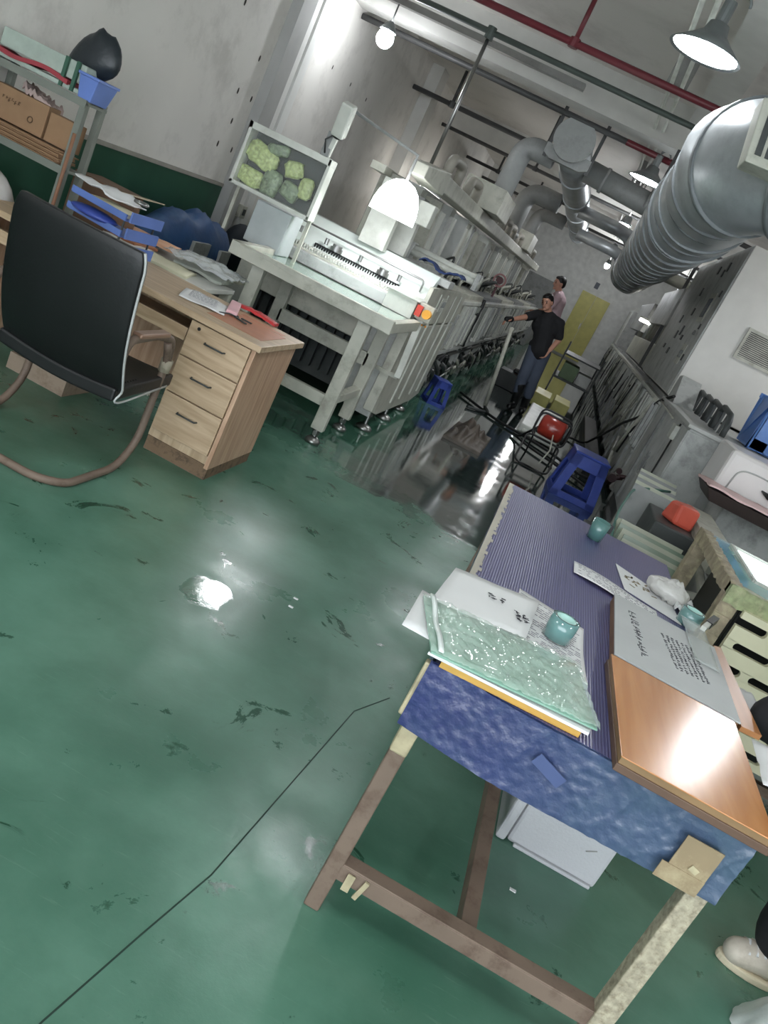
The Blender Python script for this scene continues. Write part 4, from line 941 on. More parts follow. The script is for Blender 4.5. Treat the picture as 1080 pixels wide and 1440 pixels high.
# low work table behind the desk with papers
t = thing('work_table', 'pale low work table covered with folders behind the desk', 'table', (-2.6, 5.2, 0))
MB().box(-2.72, -2.26, 4.62, 5.95, 0.67, 0.70).box(-2.27, -2.06, 4.62, 5.30, 0.67, 0.70).build('table_top', mat('pale_table_top', (196, 196, 190), .4), t, .004)
for x, y in ((-2.10, 4.68), (-2.10, 5.28), (-2.68, 4.68), (-2.68, 5.28)): MB().box(x - .03, x + .03, y - .03, y + .03, 0, .67).build('leg', M_white2, t)
r = random.Random(6)
fo = (('tan_folder', (-2.72, 5.30, .36, .28, .3), (196, 150, 120), 'salmon coloured folder on the work table'),
      ('brown_folder', (-2.75, 5.02, .34, .26, -.1), (150, 96, 66), 'brown folder under the salmon one'),
      ('cream_folder', (-2.42, 4.92, .40, .30, .25), (206, 202, 176), 'cream folder at the front of the work table'),
      ('grey_folder', (-2.30, 5.30, .34, .26, .1), (176, 180, 170), 'grey green folder in the middle of the work table'),
      ('cream_folder', (-2.32, 5.66, .36, .26, -.2), (204, 202, 182), 'cream folder at the far right of the work table'),
      ('white_papers', (-2.60, 4.80, .30, .24, .5), (214, 212, 208), 'loose white papers beside the letter tray'))
for i, (nm, (x, y, wx, wy, ro), c, lb) in enumerate(fo):
    z = .702 + i * .004 + (.02 if i == 1 else .045 if i == 0 else 0)
    single(nm, paper(x, y, z, wx, wy, ro, .014, seed=i, th=.016), mat(nm + '_paper' + str(i), c, .6, var=.04), lb, 'folder')
pb = MB().sheet(lambda u, v: (-2.50 + .46 * u, 5.05 + .42 * v, .775 + .035 * math.sin(PI * u) * math.sin(PI * v) + .02 * nz(u * 7, v * 7)), 30, 26, .004)
single('clear_bag', pb, mat('clear_plastic_bag', (216, 220, 222), .15, alpha=.45, bump=.8, bump_scale=30), 'crumpled clear plastic bag on the folders', 'bag')
# blue bags against the wall
t = thing('blue_sack', 'big dark blue padded sack lying against the green wall', 'sack', (-3.2, 6.8, 0))
mb = MB().ball((0, 0, 0), .5, 30, (.46, 1.75, .62))
mb.v = [(x, y, z * (1 + .12 * math.sin(y * 14)) + .02 * nz(y * 6, x * 6)) for x, y, z in mb.v]
mb.xf(Matrix.Translation((-3.24, 6.85, .56))).build('sack_body', mat('navy_sack', (48, 84, 132), .55, dirt=(70, 110, 150), dirt_amt=.5, dirt_scale=5, bump=.5, bump_scale=12), t)
MB().box(-3.03, -3.00, 6.55, 6.85, .60, .70).build('label_patch', M_grey, t)
MB().box(-3.03, -3.00, 7.1, 7.3, .50, .66).build('label_patch', M_grey, t)
single('sack_stand', MB().box(-3.46, -3.0, 6.0, 7.7, 0, .22), M_dgrey, 'dark low box under the blue sack', 'box')
single('backpack', MB().ball((0, 0, 0), .5, 20, (.3, .5, .5)).xf(Matrix.Translation((-3.3, 8.1, .62))), mat('dark_bag_cloth', (26, 34, 42), .7), 'dark bag hanging below the wall socket', 'bag')
t = thing('wall_socket', 'grey socket plate low on the green wall', 'socket', (XL + .02, 8.15, .9))
MB().box(XL, XL + .012 + .1, 8.1, 8.22, .9, 1.02).build('plate', M_white2, t, .003)
MB().box(XL + .11, XL + .118, 8.13, 8.19, .93, .99).build('socket_face', M_dgrey, t)

# ---------------------------------------------------------------- storage rack at the left edge
M_rk = mat('grey_green_angle_steel', (112, 116, 108), .5)
t = thing('storage_rack', 'grey angle steel shelving at the left edge of the picture', 'shelf', (-3.15, 4.55, 0))
for x in (-3.46, -2.88):
    for y in (4.42, 4.58): MB().box(x - .018, x + .018, y - .018, y + .018, 0, 1.39).build('upright', M_rk, t)
for z in (.5, 1.00, 1.37):
    MB().box(-3.48, -2.86, 4.40, 4.60, z - .015, z).box(-3.48, -2.86, 4.39, 4.41, z - .03, z + .01).build('shelf_board', M_rk, t)
M_bdl = mat('pale_green_bundle', (156, 168, 158), .5, var=.15, scale=12)
single('panel_bundle', MB().box(-3.48, -2.93, 4.42, 4.57, 1.385, 1.41).box(-3.47, -2.94, 4.43, 4.57, 1.44, 1.535), M_bdl, 'pale green stacked bundle on the top shelf', 'bundle', bevel=.006)
single('red_strip', MB().sheet(lambda u, v: (-3.47 + .46 * u, 4.405 + .15 * v, 1.435 - .012 * math.sin(u * 7)), 14, 3, .022), mat('dark_red_cloth', (142, 52, 60), .6), 'dark red cloth strip between the pale green bundles', 'cloth')
bb = MB()
for x in (-3.06, -2.99): bb.box(x, x + .02, 4.408, 4.425, 1.385, 1.54)
single('green_strap', bb, mat('dark_green_strap', (48, 84, 68), .5), 'pair of dark green straps around the pale bundle', 'strap')
t = thing('blue_bin', 'small blue plastic bin at the right end of the top shelf', 'bin', (-2.9, 4.5, 1.375))
MB().hexa([(-2.925, 4.40, 1.375), (-2.845, 4.40, 1.375), (-2.845, 4.56, 1.375), (-2.925, 4.56, 1.375)], [(-2.94, 4.38, 1.50), (-2.82, 4.38, 1.50), (-2.82, 4.58, 1.50), (-2.94, 4.58, 1.50)]).build('bin_body', M_lblue, t, .006)
MB().box(-2.945, -2.815, 4.375, 4.585, 1.49, 1.505).build('bin_rim', M_lblue, t, .003)
mb = MB().ball((0, 0, 0), .5, 26, (.30, .12, .24))
mb.v = [(x * (1 - 1.5 * z) + .3 * z, y * (1 - z), z * (1.25 if z > 0 else .9) * (1 + .35 * nz(x * 14, y * 9, 2))) for x, y, z in mb.v]
single('black_bag', mb.xf(Matrix.Translation((-2.99, 4.56, 1.585)) @ Matrix.Rotation(-.15, 4, 'Y')), mat('black_bag_plastic', (34, 40, 44), .4, bump=.6, bump_scale=15), 'black plastic bag on top of the shelving beside the blue bin', 'bag')
t = thing('cardboard_box', 'brown cardboard box with faded print on the middle shelf', 'box', (-3.25, 4.55, 1.0))
MB().box(-3.47, -3.10, 4.46, 4.57, 1.085, 1.26).build('box_body', M_card, t, .004)
handwriting(-3.33, 0, 0, .12, .03, 0, 1, 6, 3).xf(Matrix.Translation((0, 4.457, 1.20)) @ Matrix.Rotation(PI / 2, 4, 'X')).build('box_print', mat('brown_print', (96, 74, 54), .8), t)
MB().tube([(-3.19 + .016 * math.cos(a), 4.457, 1.15 + .016 * math.sin(a)) for a in [i * PI / 6 for i in range(12)]], .003, 5, closed=True).build('round_stamp', MATS['brown_print'], t)
single('cardboard_box', MB().box(-3.09, -2.92, 4.47, 4.57, 1.085, 1.24), M_card, 'smaller plain cardboard box on the middle shelf beside the post', 'box', bevel=.004)
for i in range(7):
    o = single('cardboard_sheet', MB().sheet(lambda u, v: (-3.47 + (.52 + .01 * (i % 3)) * u, 4.42 + .02 * (i % 2) + .16 * v, 1.012 + i * .0105 + .003 * nz(u * 12 + i, v * 4)), 20, 2, .0065), M_card, 'flattened cardboard sheet in the pile on the middle shelf, ' + ('lowest', 'second from the bottom', 'third from the bottom', 'in the middle', 'third from the top', 'second from the top', 'topmost')[i], 'cardboard', 'cardboard sheets on the middle shelf')
single('crumpled_wrap', MB().sheet(lambda u, v: (-3.32 + .20 * u, 4.50 + .12 * v, 1.31 + .04 * nz(u * 9, v * 9) - .05 * u), 16, 10, .03), mat('pinkish_wrap', (170, 150, 144), .6, bump=.6, bump_scale=25), 'crumpled pinkish wrapping on the brown box', 'wrapping')
single('plastic_bag', MB().ball((0, 0, 0), .5, 22, (.42, .3, .5)).xf(Matrix.Translation((-3.2, 4.25, .62))), mat('pale_poly_bag', (180, 176, 172), .3, alpha=.9, bump=.8, bump_scale=14), 'pale plastic bag below the shelving behind the black chair', 'bag')
single('yellow_wrap', MB().ball((0, 0, 0), .5, 14, (.2, .16, .22)).xf(Matrix.Translation((-3.05, 4.5, .66))), mat('tan_wrap', (172, 146, 96), .6, bump=.6), 'tan wrapping paper below the middle shelf', 'wrapping')
t = thing('open_carton', 'tall open brown carton with flaps standing under the right end of the shelving', 'box', (-2.9, 4.9, 0))
MB().box(-3.10, -2.78, 4.86, 5.15, 0.70, 0.98).build('carton_body', mat('brown_carton', (106, 82, 64), .8), t, .004)
MB().hexa([(-2.78, 4.88, .975), (-2.62, 4.92, 1.0), (-2.62, 5.12, 1.0), (-2.78, 5.14, .975)], [(-2.78, 4.88, .981), (-2.62, 4.92, 1.006), (-2.62, 5.12, 1.006), (-2.78, 5.14, .981)]).build('carton_flap', mat('pale_flap', (176, 162, 138), .8), t)
single('broom_stick', MB().tube([(-2.84, 4.36, .55), (-2.86, 4.38, 1.20)], .010, 8), mat('brown_stick', (128, 92, 70), .6), 'thin brown stick standing against the shelf post', 'stick')
single('low_carton', MB().box(-3.1, -2.75, 4.86, 5.15, .0, .69), M_card, 'large carton on the floor under the open brown carton', 'box', bevel=.004)
single('floor_carton', MB().box(-2.55, -2.2, 3.95, 4.3, 0, .09), mat('dusty_carton', (140, 124, 108), .8, dirt=(110, 90, 74), dirt_amt=.6, dirt_scale=14), 'flattened dusty carton on the floor under the desk', 'box')

# ---------------------------------------------------------------- cantilever office chair
t = thing('office_chair', 'black leather cantilever chair with worn brown steel frame facing the desk', 'chair', (-1.86, 3.3, 0))
M_leath = mat('black_leather', (20, 21, 22), .42, var=.15, bump=.06, bump_scale=90)
M_pip = mat('pale_piping', (178, 180, 178), .35)
def backfn(u, v):      # u across, v from bottom (0) to top (1)
    x = -2.12 + .585 * u + (.0 if v < .9 else 0); z = .405 + .63 * v
    y = 3.14 - .16 * v + .07 * (2 * v - 1) ** 2 * (1 if v < .5 else .3) + .02 * (2 * u - 1) ** 2
    inset = .02 * max(0, (v - .92) / .08) + .035 * max(0, (.06 - v) / .06)
    x += inset * (1 - 2 * u)
    return x, y, z
mb = MB(); nu, nv = 14, 18
ft = [[backfn(i / nu, j / nv) for j in range(nv + 1)] for i in range(nu + 1)]
vs = []; fs = []
k = (nu + 1) * (nv + 1)
for s in (0, 1):
    for i in range(nu + 1):
        for j in range(nv + 1):
            x, y, z = ft[i][j]; puff = .014 * (1 - (2 * i / nu - 1) ** 6) * (1 - (2 * j / nv - 1) ** 6)
            vs.append((x, y + (.02 + puff if s else -.02 - puff * .6), z))
for i in range(nu):
    for j in range(nv):
        a, b, c, d_ = i * (nv + 1) + j, (i + 1) * (nv + 1) + j, (i + 1) * (nv + 1) + j + 1, i * (nv + 1) + j + 1
        fs.append((a, b, c, d_)); fs.append((k + d_, k + c, k + b, k + a))
bd_ = [(i, 0) for i in range(nu)] + [(nu, j) for j in range(nv)] + [(i, nv) for i in range(nu, 0, -1)] + [(0, j) for j in range(nv, 0, -1)]
for q, (i, j) in enumerate(bd_):
    i2, j2 = bd_[(q + 1) % len(bd_)]; a = i * (nv + 1) + j; b = i2 * (nv + 1) + j2
    fs.append((b, a, k + a, k + b))
mb.add(vs, fs, True).build('backrest', M_leath, t, .006)
# piping down the right side of the back, round the bottom and along the seat
pr = [(ft[nu][j][0] + .006, ft[nu][j][1] - .01, ft[nu][j][2]) for j in range(nv, 0, -1)]
pr += [(-1.545, 3.17, .40), (-1.545, 3.21, .385), (-1.545, 3.28, .388), (-1.545, 3.62, .43)]
MB().tube(round_path(pr, .02, 2), .005, 6).build('piping', M_pip, t)
se = MB().sheet(lambda u, v: (-2.12 + .575 * u, 3.16 + .50 * v, .455 + .03 * v - .02 * math.sin(PI * u)), 12, 10, .06)
se.build('seat', M_leath, t, .01)
nt_ = MB()
for i in range(7):
    nt_.tube([(-1.58, 3.24 + i * .022, .46 + i * .001), (-1.545, 3.24 + i * .022, .44)], .004, 5)
nt_.build('seat_lacing', M_black, t)
fp = [(-2.20, 3.50, .645), (-2.20, 3.57, .56), (-2.20, 3.57, .14), (-2.20, 3.45, .02), (-2.20, 3.08, .016), (-2.10, 2.98, .016), (-1.66, 2.98, .016), (-1.56, 3.06, .016), (-1.56, 3.45, .02), (-1.56, 3.57, .14), (-1.56, 3.56, .56), (-1.56, 3.50, .65)]
MB().tube(round_path(fp, .09, 5), .018, 10).build('sled_frame', M_rust, t)
for x in (-2.20, -1.56):
    MB().tube(round_path([(x, 3.56, .56), (x, 3.54, .66), (x, 3.38, .685), (x, 3.16, .67), (x, 3.14, .58)], .05, 4), .0185, 10).build('arm_tube', M_rust, t)
    MB().box(x - .024, x + .024, 3.20, 3.46, .68, .702).xf(Matrix.Identity(4)).build('arm_pad', mat('worn_copper_pad', (146, 116, 98), .35, .3), t, .008)
MB().tube([(-1.56, 3.565, .50), (-1.56, 3.565, .56)], [.026, .028], 10).build('tape_wrap', mat('peeling_tape', (150, 142, 124), .6, bump=.6), t)
MB().bar((-2.20, 3.56, .40), (-1.56, 3.56, .40), .02).build('seat_crossbar', M_rust, t)
# ---------------------------------------------------------------- blue covered table in the foreground
TX0, TX1, TY0, TY1, TZ = 0.075, 0.845, 1.72, 3.78, 0.75
M_sheet = bpy.data.materials.new('blue_fluted_sheet'); M_sheet.use_nodes = True
_n = M_sheet.node_tree; _b = _n.nodes['Principled BSDF']
_tc = _n.nodes.new('ShaderNodeTexCoord'); _w = _n.nodes.new('ShaderNodeTexWave'); _w.wave_type = 'BANDS'; _w.bands_direction = 'X'
_w.inputs['Scale'].default_value = 38; _w.inputs['Distortion'].default_value = 0.1
_n.links.new(_tc.outputs['Object'], _w.inputs['Vector'])
_r = _n.nodes.new('ShaderNodeValToRGB'); _r.color_ramp.elements[0].color = rgb(68, 66, 106); _r.color_ramp.elements[1].color = rgb(88, 87, 128)
_n.links.new(_w.outputs['Fac'], _r.inputs['Fac']); _n.links.new(_r.outputs['Color'], _b.inputs['Base Color'])
_bp = _n.nodes.new('ShaderNodeBump'); _bp.inputs['Strength'].default_value = .25; _bp.inputs['Distance'].default_value = .004
_n.links.new(_w.outputs['Fac'], _bp.inputs['Height']); _n.links.new(_bp.outputs[0], _b.inputs['Normal']); _b.inputs['Roughness'].default_value = .32
M_drape = mat('blue_film', (40, 48, 92), .36, dirt=(72, 90, 110), dirt_amt=1.0, dirt_scale=5, bump=.5, bump_scale=26, coat=.3)
_nt = M_drape.node_tree; _mx = [n for n in _nt.nodes if n.bl_idname == 'ShaderNodeMixRGB'][0]
_sp = _nt.nodes.new('ShaderNodeSeparateXYZ'); _tc0 = _nt.nodes.new('ShaderNodeTexCoord'); _nt.links.new(_tc0.outputs['Object'], _sp.inputs[0])
_mr = _nt.nodes.new('ShaderNodeMapRange'); _mr.inputs[1].default_value = -.25; _mr.inputs[2].default_value = .3; _mr.inputs[3].default_value = 0; _mr.inputs[4].default_value = .8
_nt.links.new(_sp.outputs[0], _mr.inputs[0]); _fl = _mx.inputs['Fac'].links[0].from_socket
_ad = _nt.nodes.new('ShaderNodeMath'); _ad.operation = 'MULTIPLY_ADD'; _ad.use_clamp = True; _ad.inputs[1].default_value = .35
_nt.links.new(_fl, _ad.inputs[0]); _nt.links.new(_mr.outputs[0], _ad.inputs[2]); _nt.links.new(_ad.outputs[0], _mx.inputs['Fac'])
t = thing('blue_table', 'steel table covered with blue fluted sheet and blue film along its front edge', 'table', (0.46, 2.7, 0))
MB().box(TX0, TX1, TY0, TY1, TZ - .012, TZ).build('fluted_top', M_sheet, t)
def drape(u, v):
    x = TX0 - .01 + (TX1 - TX0 + .02) * u
    z = TZ + .002 - .172 * v - .015 * math.sin(u * 2.6) * v
    y = TY0 - .012 + .006 * nz(u * 7, v * 2, 1.5) - .010 * v * math.sin(u * 6)
    y -= .005 * max(0, math.sin((u * 9 + v * 1.2) * 4.2 + 3 * nz(u * 5, v))) ** 16 * (.15 + u) * (1 - .8 * abs(2 * v - 1))
    y -= .003 * max(0, math.sin((u * 6 - v * .7) * 7 + 4 * nz(u * 6, v * 2))) ** 20 * u
    y += .0025 * nz(u * 40, v * 12, 7)
    return (x, y, z)
def wall_sheet(fn, nu, nv, th):
    mb = MB(); mb.grid(fn, nu, nv); n0 = len(mb.v)
    mb.add([(x, y + th, z) for x, y, z in mb.v[:n0]], [tuple(reversed(f)) for f in mb.f[:]], True)
    return mb
wall_sheet(drape, 150, 26, .010).build('front_film', M_drape, t)
def drape2(u, v): return (TX0 - .008 + .004 * nz(u * 20, v * 5), TY0 + (TY1 - TY0) * u, TZ + .002 - .10 * v)
mb = MB(); mb.grid(drape2, 60, 6); nn = len(mb.v); mb.add([(x + .008, y, z) for x, y, z in mb.v[:nn]], [tuple(reversed(f)) for f in mb.f[:]], True)
mb.build('left_film', M_drape, t)
# torn whitish tape along the left edge of the top
mb = MB(); r = random.Random(8)
y = 2.28
while y < 3.76:
    w_ = r.uniform(.004, .018); mb.box(TX0 - .012, TX0 + w_, y, y + .026, TZ + .001, TZ + .0035); y += .026
mb.build('torn_edge_tape', mat('torn_tape', (176, 170, 156), .6), t)
M_tape2 = mat('aged_clear_tape', (162, 152, 124), .45, var=.3, scale=20)
def leg(x, y, z1, mt, name='leg', w_=.042):
    MB().box(x - w_ / 2, x + w_ / 2, y - w_ / 2, y + w_ / 2, 0.0, z1).build(name, mt, t, .004)
leg(.100, 1.745, .585, M_rust); leg(.820, 1.745, .73, mat('speckled_old_paint', (158, 150, 130), .55, var=.3, scale=60, dirt=(96, 84, 62), dirt_amt=.7, dirt_scale=50), w_=.05)
leg(.100, 3.74, .73, M_rust); leg(.820, 3.74, .73, M_rust)
MB().box(.078, .122, 1.72, 1.77, .50, .73).build('taped_corner', M_tape2, t, .006)
MB().box(.055, .075, 1.71, 1.735, .60, .745).build('tape_flap', M_tape2, t, .004)
def angle(a, b, w_=.045):      # angle iron rail: one upright and one flat flange
    a = Vector(a); b = Vector(b)
    return MB().bar(a, b, .006, w_).bar(a + Vector((0, .0, w_ / 2)), b + Vector((0, .0, w_ / 2)), .006, .004)
MB().bar((.10, 1.728, .135), (.82, 1.728, .135), .006, .045).bar((.10, 1.75, .157), (.82, 1.75, .157), .045, .006).build('front_rail', M_rust, t, .002)
MB().bar((.10, 3.74, .14), (.82, 3.74, .14), .03, .045).build('back_rail', M_rust, t, .002)
MB().bar((.46, 1.75, .145), (.46, 3.74, .145), .042, .008).bar((.441, 1.75, .125), (.441, 3.74, .125), .005, .045).build('centre_stretcher', M_rust, t, .001)
MB().box(TX0 + .02, TX1 - .02, TY0 + .03, TY1 - .02, TZ - .05, TZ - .013).build('top_board', M_card, t)
MB().box(-.006, .006, -.003, .003, -.03, .03).xf(Matrix.Translation((.185, 1.719, .125)) @ Matrix.Rotation(.2, 4, 'Y')).build('hanging_tag', M_tape2, t)
MB().box(.14, .16, 1.718, 1.722, .10, .15).build('rail_tape', M_tape2, t)
# kraft paper patch
M_kr = mat('kraft_paper', (132, 116, 90), .7, var=.15, dirt=(186, 174, 140), dirt_amt=.5, dirt_scale=9)
def patch(x0, z0, x1, z1, a, y=1.690):
    mb = MB().box(-(x1 - x0) / 2, (x1 - x0) / 2, -.0015, .0015, -(z1 - z0) / 2, (z1 - z0) / 2)
    return mb.xf(Matrix.Translation(((x0 + x1) / 2, y, (z0 + z1) / 2)) @ Matrix.Rotation(a, 4, 'Y'))
patch(.715, .615, .80, .70, 0).build('kraft_patch', M_kr, t)
patch(.700, .578, .800, .620, 0, 1.688).build('kraft_patch', M_kr, t)
patch(.755, .628, .775, .642, .3, 1.686).build('patch_tape', M_tape2, t)
patch(.36, .655, .44, .685, .35, 1.690).build('film_label', mat('blue_grey_label', (66, 78, 116), .4), t)

# boards and papers on the table
W_or = wood('orange_board_face', (190, 130, 76), (172, 112, 58), .22, 'Y', 0.6)
M_oredge = mat('board_edge', (128, 102, 70), .5, var=.15)
def slab(pts, z0, z1):
    return MB().prism(pts, z0, z1)
zt = TZ
T1 = [(.506, 1.680), (.862, 1.675), (.868, 2.225), (.500, 2.235)]
t2_ = thing('orange_board', 'glossy orange brown board at the near right corner of the blue table', 'board', (.68, 1.95, zt + .001))
slab(T1, zt + .001, zt + .020).build('board_core', mat('dark_board_edge', (92, 70, 56), .5, var=.15), t2_, .002)
slab([(.509, 1.683), (.860, 1.678), (.866, 2.223), (.502, 2.233)], zt + .020, zt + .036).build('board_core', M_oredge, t2_, .001)
slab([(.507, 1.681), (.861, 1.676), (.867, 2.224), (.501, 2.234)], zt + .036, zt + .039).build('board_face', W_or, t2_, .001)
MATS['orange_board_face'].node_tree.nodes['Principled BSDF'].inputs['Coat Weight'].default_value = .35
MATS['orange_board_face'].node_tree.nodes['Principled BSDF'].inputs['Coat Roughness'].default_value = .22
T2 = [(.515, 2.255), (.885, 2.245), (.895, 2.80), (.535, 2.81)]
t3_ = thing('grey_board', 'grey paper covered board stack with black handwriting in the middle of the blue table', 'board', (.70, 2.5, zt + .001))
slab(T2, zt + .001, zt + .034).build('board_core', mat('brown_board_core', (120, 88, 62), .55), t3_, .002)
slab([(.512, 2.252), (.888, 2.242), (.898, 2.80), (.533, 2.812)], zt + .034, zt + .038).build('paper_cover', mat('grey_cover_paper', (178, 180, 180), .6, var=.06), t3_)
handwriting(.598, 2.53, zt + .0386, .034, .36, .06, 12, 1, 11, .0028).build('handwriting', M_ink, t3_)
handwriting(.755, 2.53, zt + .0386, .12, .26, .10, 16, 7, 12, .0022, .7).build('handwriting', M_ink, t3_)
single('wooden_strip', slab([(.893, 2.24), (.955, 2.25), (.935, 2.86), (.905, 2.84)], zt + .016, zt + .032), wood('orange_board_small', (176, 120, 76), (158, 104, 60), .35, 'Y', .6), 'narrow orange brown strip of board sticking out right of the grey board', 'board', bevel=.001)
# left pile
single('yellow_edge_board', slab([(.085, 1.705), (.425, 1.735), (.44, 1.80), (.10, 2.02)], zt + .001, zt + .016), mat('yellow_board', (186, 146, 72), .45), 'thin yellow edged board at the bottom of the left pile', 'board', bevel=.001)
single('white_box_board', slab([(.05, 1.70), (.44, 1.735), (.45, 1.80), (.10, 1.95)], zt + .017, zt + .024), M_paper, 'white card under the green sheet', 'card')
o = thing('printed_sheet', 'white sheet with black handwriting sticking out behind the green sheet', 'paper', (.12, 2.15, zt))
MB().sheet(lambda u, v: (.0 + .26 * u + .02 * v, 1.96 + .32 * v + .09 * u - .0, zt + .028 + .004 * nz(u * 3, v * 3)), 8, 8, .001).build('sheet', M_paper, o)
handwriting(.155, 2.20, zt + .034, .06, .04, .25, 2, 2, 21, .004).build('handwriting', M_ink, o)
handwriting(.235, 2.16, zt + .034, .045, .06, .25, 3, 2, 22, .0035).build('handwriting', M_ink, o)
single('white_sheet', MB().sheet(lambda u, v: (-.03 + .10 * u, 1.76 + .25 * v, zt + .024), 3, 5, .0015), M_paper, 'white sheet corner sticking out left of the green sheet', 'paper')
o = thing('form_sheet', 'curled white form with printed table under the clear tape roll', 'paper', (.33, 2.2, zt))
def form(u, v):
    x = .225 + .215 * u + .0 * v; y = 2.02 + .38 * v - .02 * u
    return (x - .01 * v, y, zt + .006 + .030 * (abs(v - .55) ** 1.5) + .01 * (1 - u) * v)
MB().sheet(form, 12, 16, .0015).build('sheet', M_paper, o)
mb = MB(); r = random.Random(31)
for i in range(26):
    v = .06 + i * .035; x0 = .03
    while x0 < .9:
        L_ = r.uniform(.03, .12)
        if r.random() < .75:
            a = Vector(form(x0, v)); b = Vector(form(min(.95, x0 + L_), v)); a.z += .0012; b.z += .0012; mb.bar(a, b, .0024, .0006)
        x0 += L_ + .02
mb.build('printed_lines', M_inkf, o)
# green sheet wrapped in clear plastic
o = thing('green_sheet', 'pale green sheet in shiny clear plastic wrap on the left pile', 'sheet', (.2, 1.85, zt + .03))
def gq(u, v):   # corners: near-left, near-right, far-right, far-left
    a = Vector((.055, 1.685)); b = Vector((.455, 1.750)); c = Vector((.40, 2.045)); d_ = Vector((-.02, 1.955))
    p = (a * (1 - u) + b * u) * (1 - v) + (d_ * (1 - u) + c * u) * v
    return p
MB().sheet(lambda u, v: (*gq(u, v), zt + .034), 6, 6, .004).build('sheet', mat('sea_green_card', (128, 166, 148), .4, var=.04, bump=1.0, bump_scale=16, coat=1.0), o)
def film(u, v):
    p = gq(u * 1.02 - .01, v * 1.02 - .01)
    h = .0045 + .010 * abs(nz(u * 9, v * 7, 2)) + .007 * abs(nz(u * 26 + v * 8, v * 9, 5)) * (1 + u)
    return (p.x, p.y, zt + .034 + h * .8)
MB().sheet(film, 90, 60, .0008).build('plastic_wrap', mat('shiny_clear_film', (205, 226, 214), .06, alpha=.30, var=.02, spec=.9, coat=.6), o)
MB().sheet(lambda u, v: (*gq(.03 + .03 * u, v), zt + .046 + .004 * math.sin(v * 9)), 2, 16, .004).build('zip_edge', mat('white_zip', (206, 214, 210), .3), o)
# tape rolls
def tape_roll(nm, label, x, y, z, r=.040, h=.062, tilt=0.0):
    o = thing(nm, label, 'tape roll', (x, y, z), 0, None)
    MB().lathe([(r * .72, 0), (r, 0), (r * 1.01, h * .5), (r, h), (r * .72, h), (r * .72, 0)], (x, y, z), 32).build('tape', mat('teal_clear_tape', (120, 164, 162), .10, var=.10, scale=3, coat=.8, trans=.35), o)
    MB().lathe([(r * .60, 0), (r * .72, 0), (r * .72, h), (r * .60, h), (r * .60, 0)], (x, y, z), 32).build('core', mat('pale_teal_core', (176, 214, 206), .4), o)
    return o
tape_roll('tape_roll', 'teal clear tape roll standing on the printed form', .345, 2.20, zt + .016)
tape_roll('tape_roll', 'dark teal tape roll at the right edge beyond the grey board', .845, 3.03, zt + .001, .042, .060)
o = thing('glass_tumbler', 'small teal glass cup near the far end of the blue table', 'cup', (.48, 3.56, zt + .001))
MB().lathe([(.0001, 0), (.034, 0), (.040, .085), (.037, .085), (.031, .006), (.0001, .006)], (.48, 3.56, zt + .001), 28).build('cup_wall', mat('teal_cup', (96, 140, 136), .12, coat=.7, trans=.3), o)
MB().box(.515, .53, 3.555, 3.565, zt + .05, zt + .088).build('clip', M_black, o)
# paper strip, leaf printed sheet, bag
o = thing('paper_strip', 'long narrow printed paper strip lying across the blue table', 'paper', (.56, 2.95, zt))
def stp(u, v): return (.395 + .33 * u, 2.92 + .14 * v - .08 * u + .02 * u * u, zt + .006 + .006 * math.sin(u * 5))
MB().sheet(stp, 16, 5, .0012).build('strip', M_paper, o)
mb = MB(); r = random.Random(5)
for i in range(7):
    v = .12 + i * .12; u = .05
    while u < .95:
        L_ = r.uniform(.02, .05)
        if r.random() < .75:
            a = Vector(stp(u, v)); b = Vector(stp(u + L_, v)); a.z += .001; b.z += .001; mb.bar(a, b, .003, .0006)
        u += L_ + .015
mb.build('printed_lines', M_inkf, o)
o = thing('leaflet', 'white leaflet with brown leaf pattern near the right side of the blue table', 'paper', (.66, 3.25, zt))
MB().prism([(.575, 3.34), (.60, 3.05), (.82, 2.98), (.80, 3.22)], zt + .002, zt + .004).build('leaflet_paper', M_paper, o)
mb = MB(); r = random.Random(3)
for i in range(16):
    x, y = .66 + r.uniform(-.05, .07), 3.18 + r.uniform(-.05, .06); a = r.random() * 3
    mb.bar((x, y, zt + .0045), (x + .025 * math.cos(a), y + .025 * math.sin(a), zt + .0045), .008, .0006)
mb.build('leaf_print', mat('brown_leaf_ink', (128, 116, 92), .7), o)
mb = MB().ball((0, 0, 0), .5, 48, (.17, .13, .075))
mb.v = [(x * (1 + .35 * nz(x * 22, y * 22, z * 19)), y * (1 + .35 * nz(y * 25, z * 25, x * 12)), z * (1 + .6 * abs(nz(x * 45, y * 45)) + .3 * nz(x * 14, y * 14))) for x, y, z in mb.v]
single('crumpled_bag', mb.xf(Matrix.Translation((.775, 3.20, zt + .04))), mat('crumpled_pale_plastic', (196, 194, 190), .35, bump=.9, bump_scale=26), 'crumpled pale plastic bag on the leaflet', 'bag')
single('crumpled_tissue', MB().sheet(lambda u, v: (.80 + .08 * u, 3.10 + .14 * v, zt + .02 + .03 * abs(nz(u * 6, v * 6))), 10, 12, .01), M_paper, 'crumpled pale tissue beside the dark teal tape roll', 'paper')
o = thing('cutter_handle', 'black and white marker lying on the right edge of the blue table', 'marker', (.90, 2.95, zt))
MB().bar((.865, 2.90, zt + .05), (.895, 2.98, zt + .05), .018).build('barrel', M_white, o)
MB().bar((.895, 2.98, zt + .05), (.935, 3.08, zt + .055), .024).build('cap', M_black, o)
single('clear_sleeve', MB().sheet(lambda u, v: (.79 + .085 * u, 2.55 + .40 * v, zt + .044 + .003 * nz(u * 4, v * 8)), 5, 14, .001), mat('clear_sleeve_plastic', (220, 226, 224), .1, alpha=.35), 'clear plastic sleeve along the right side of the grey board', 'sleeve')
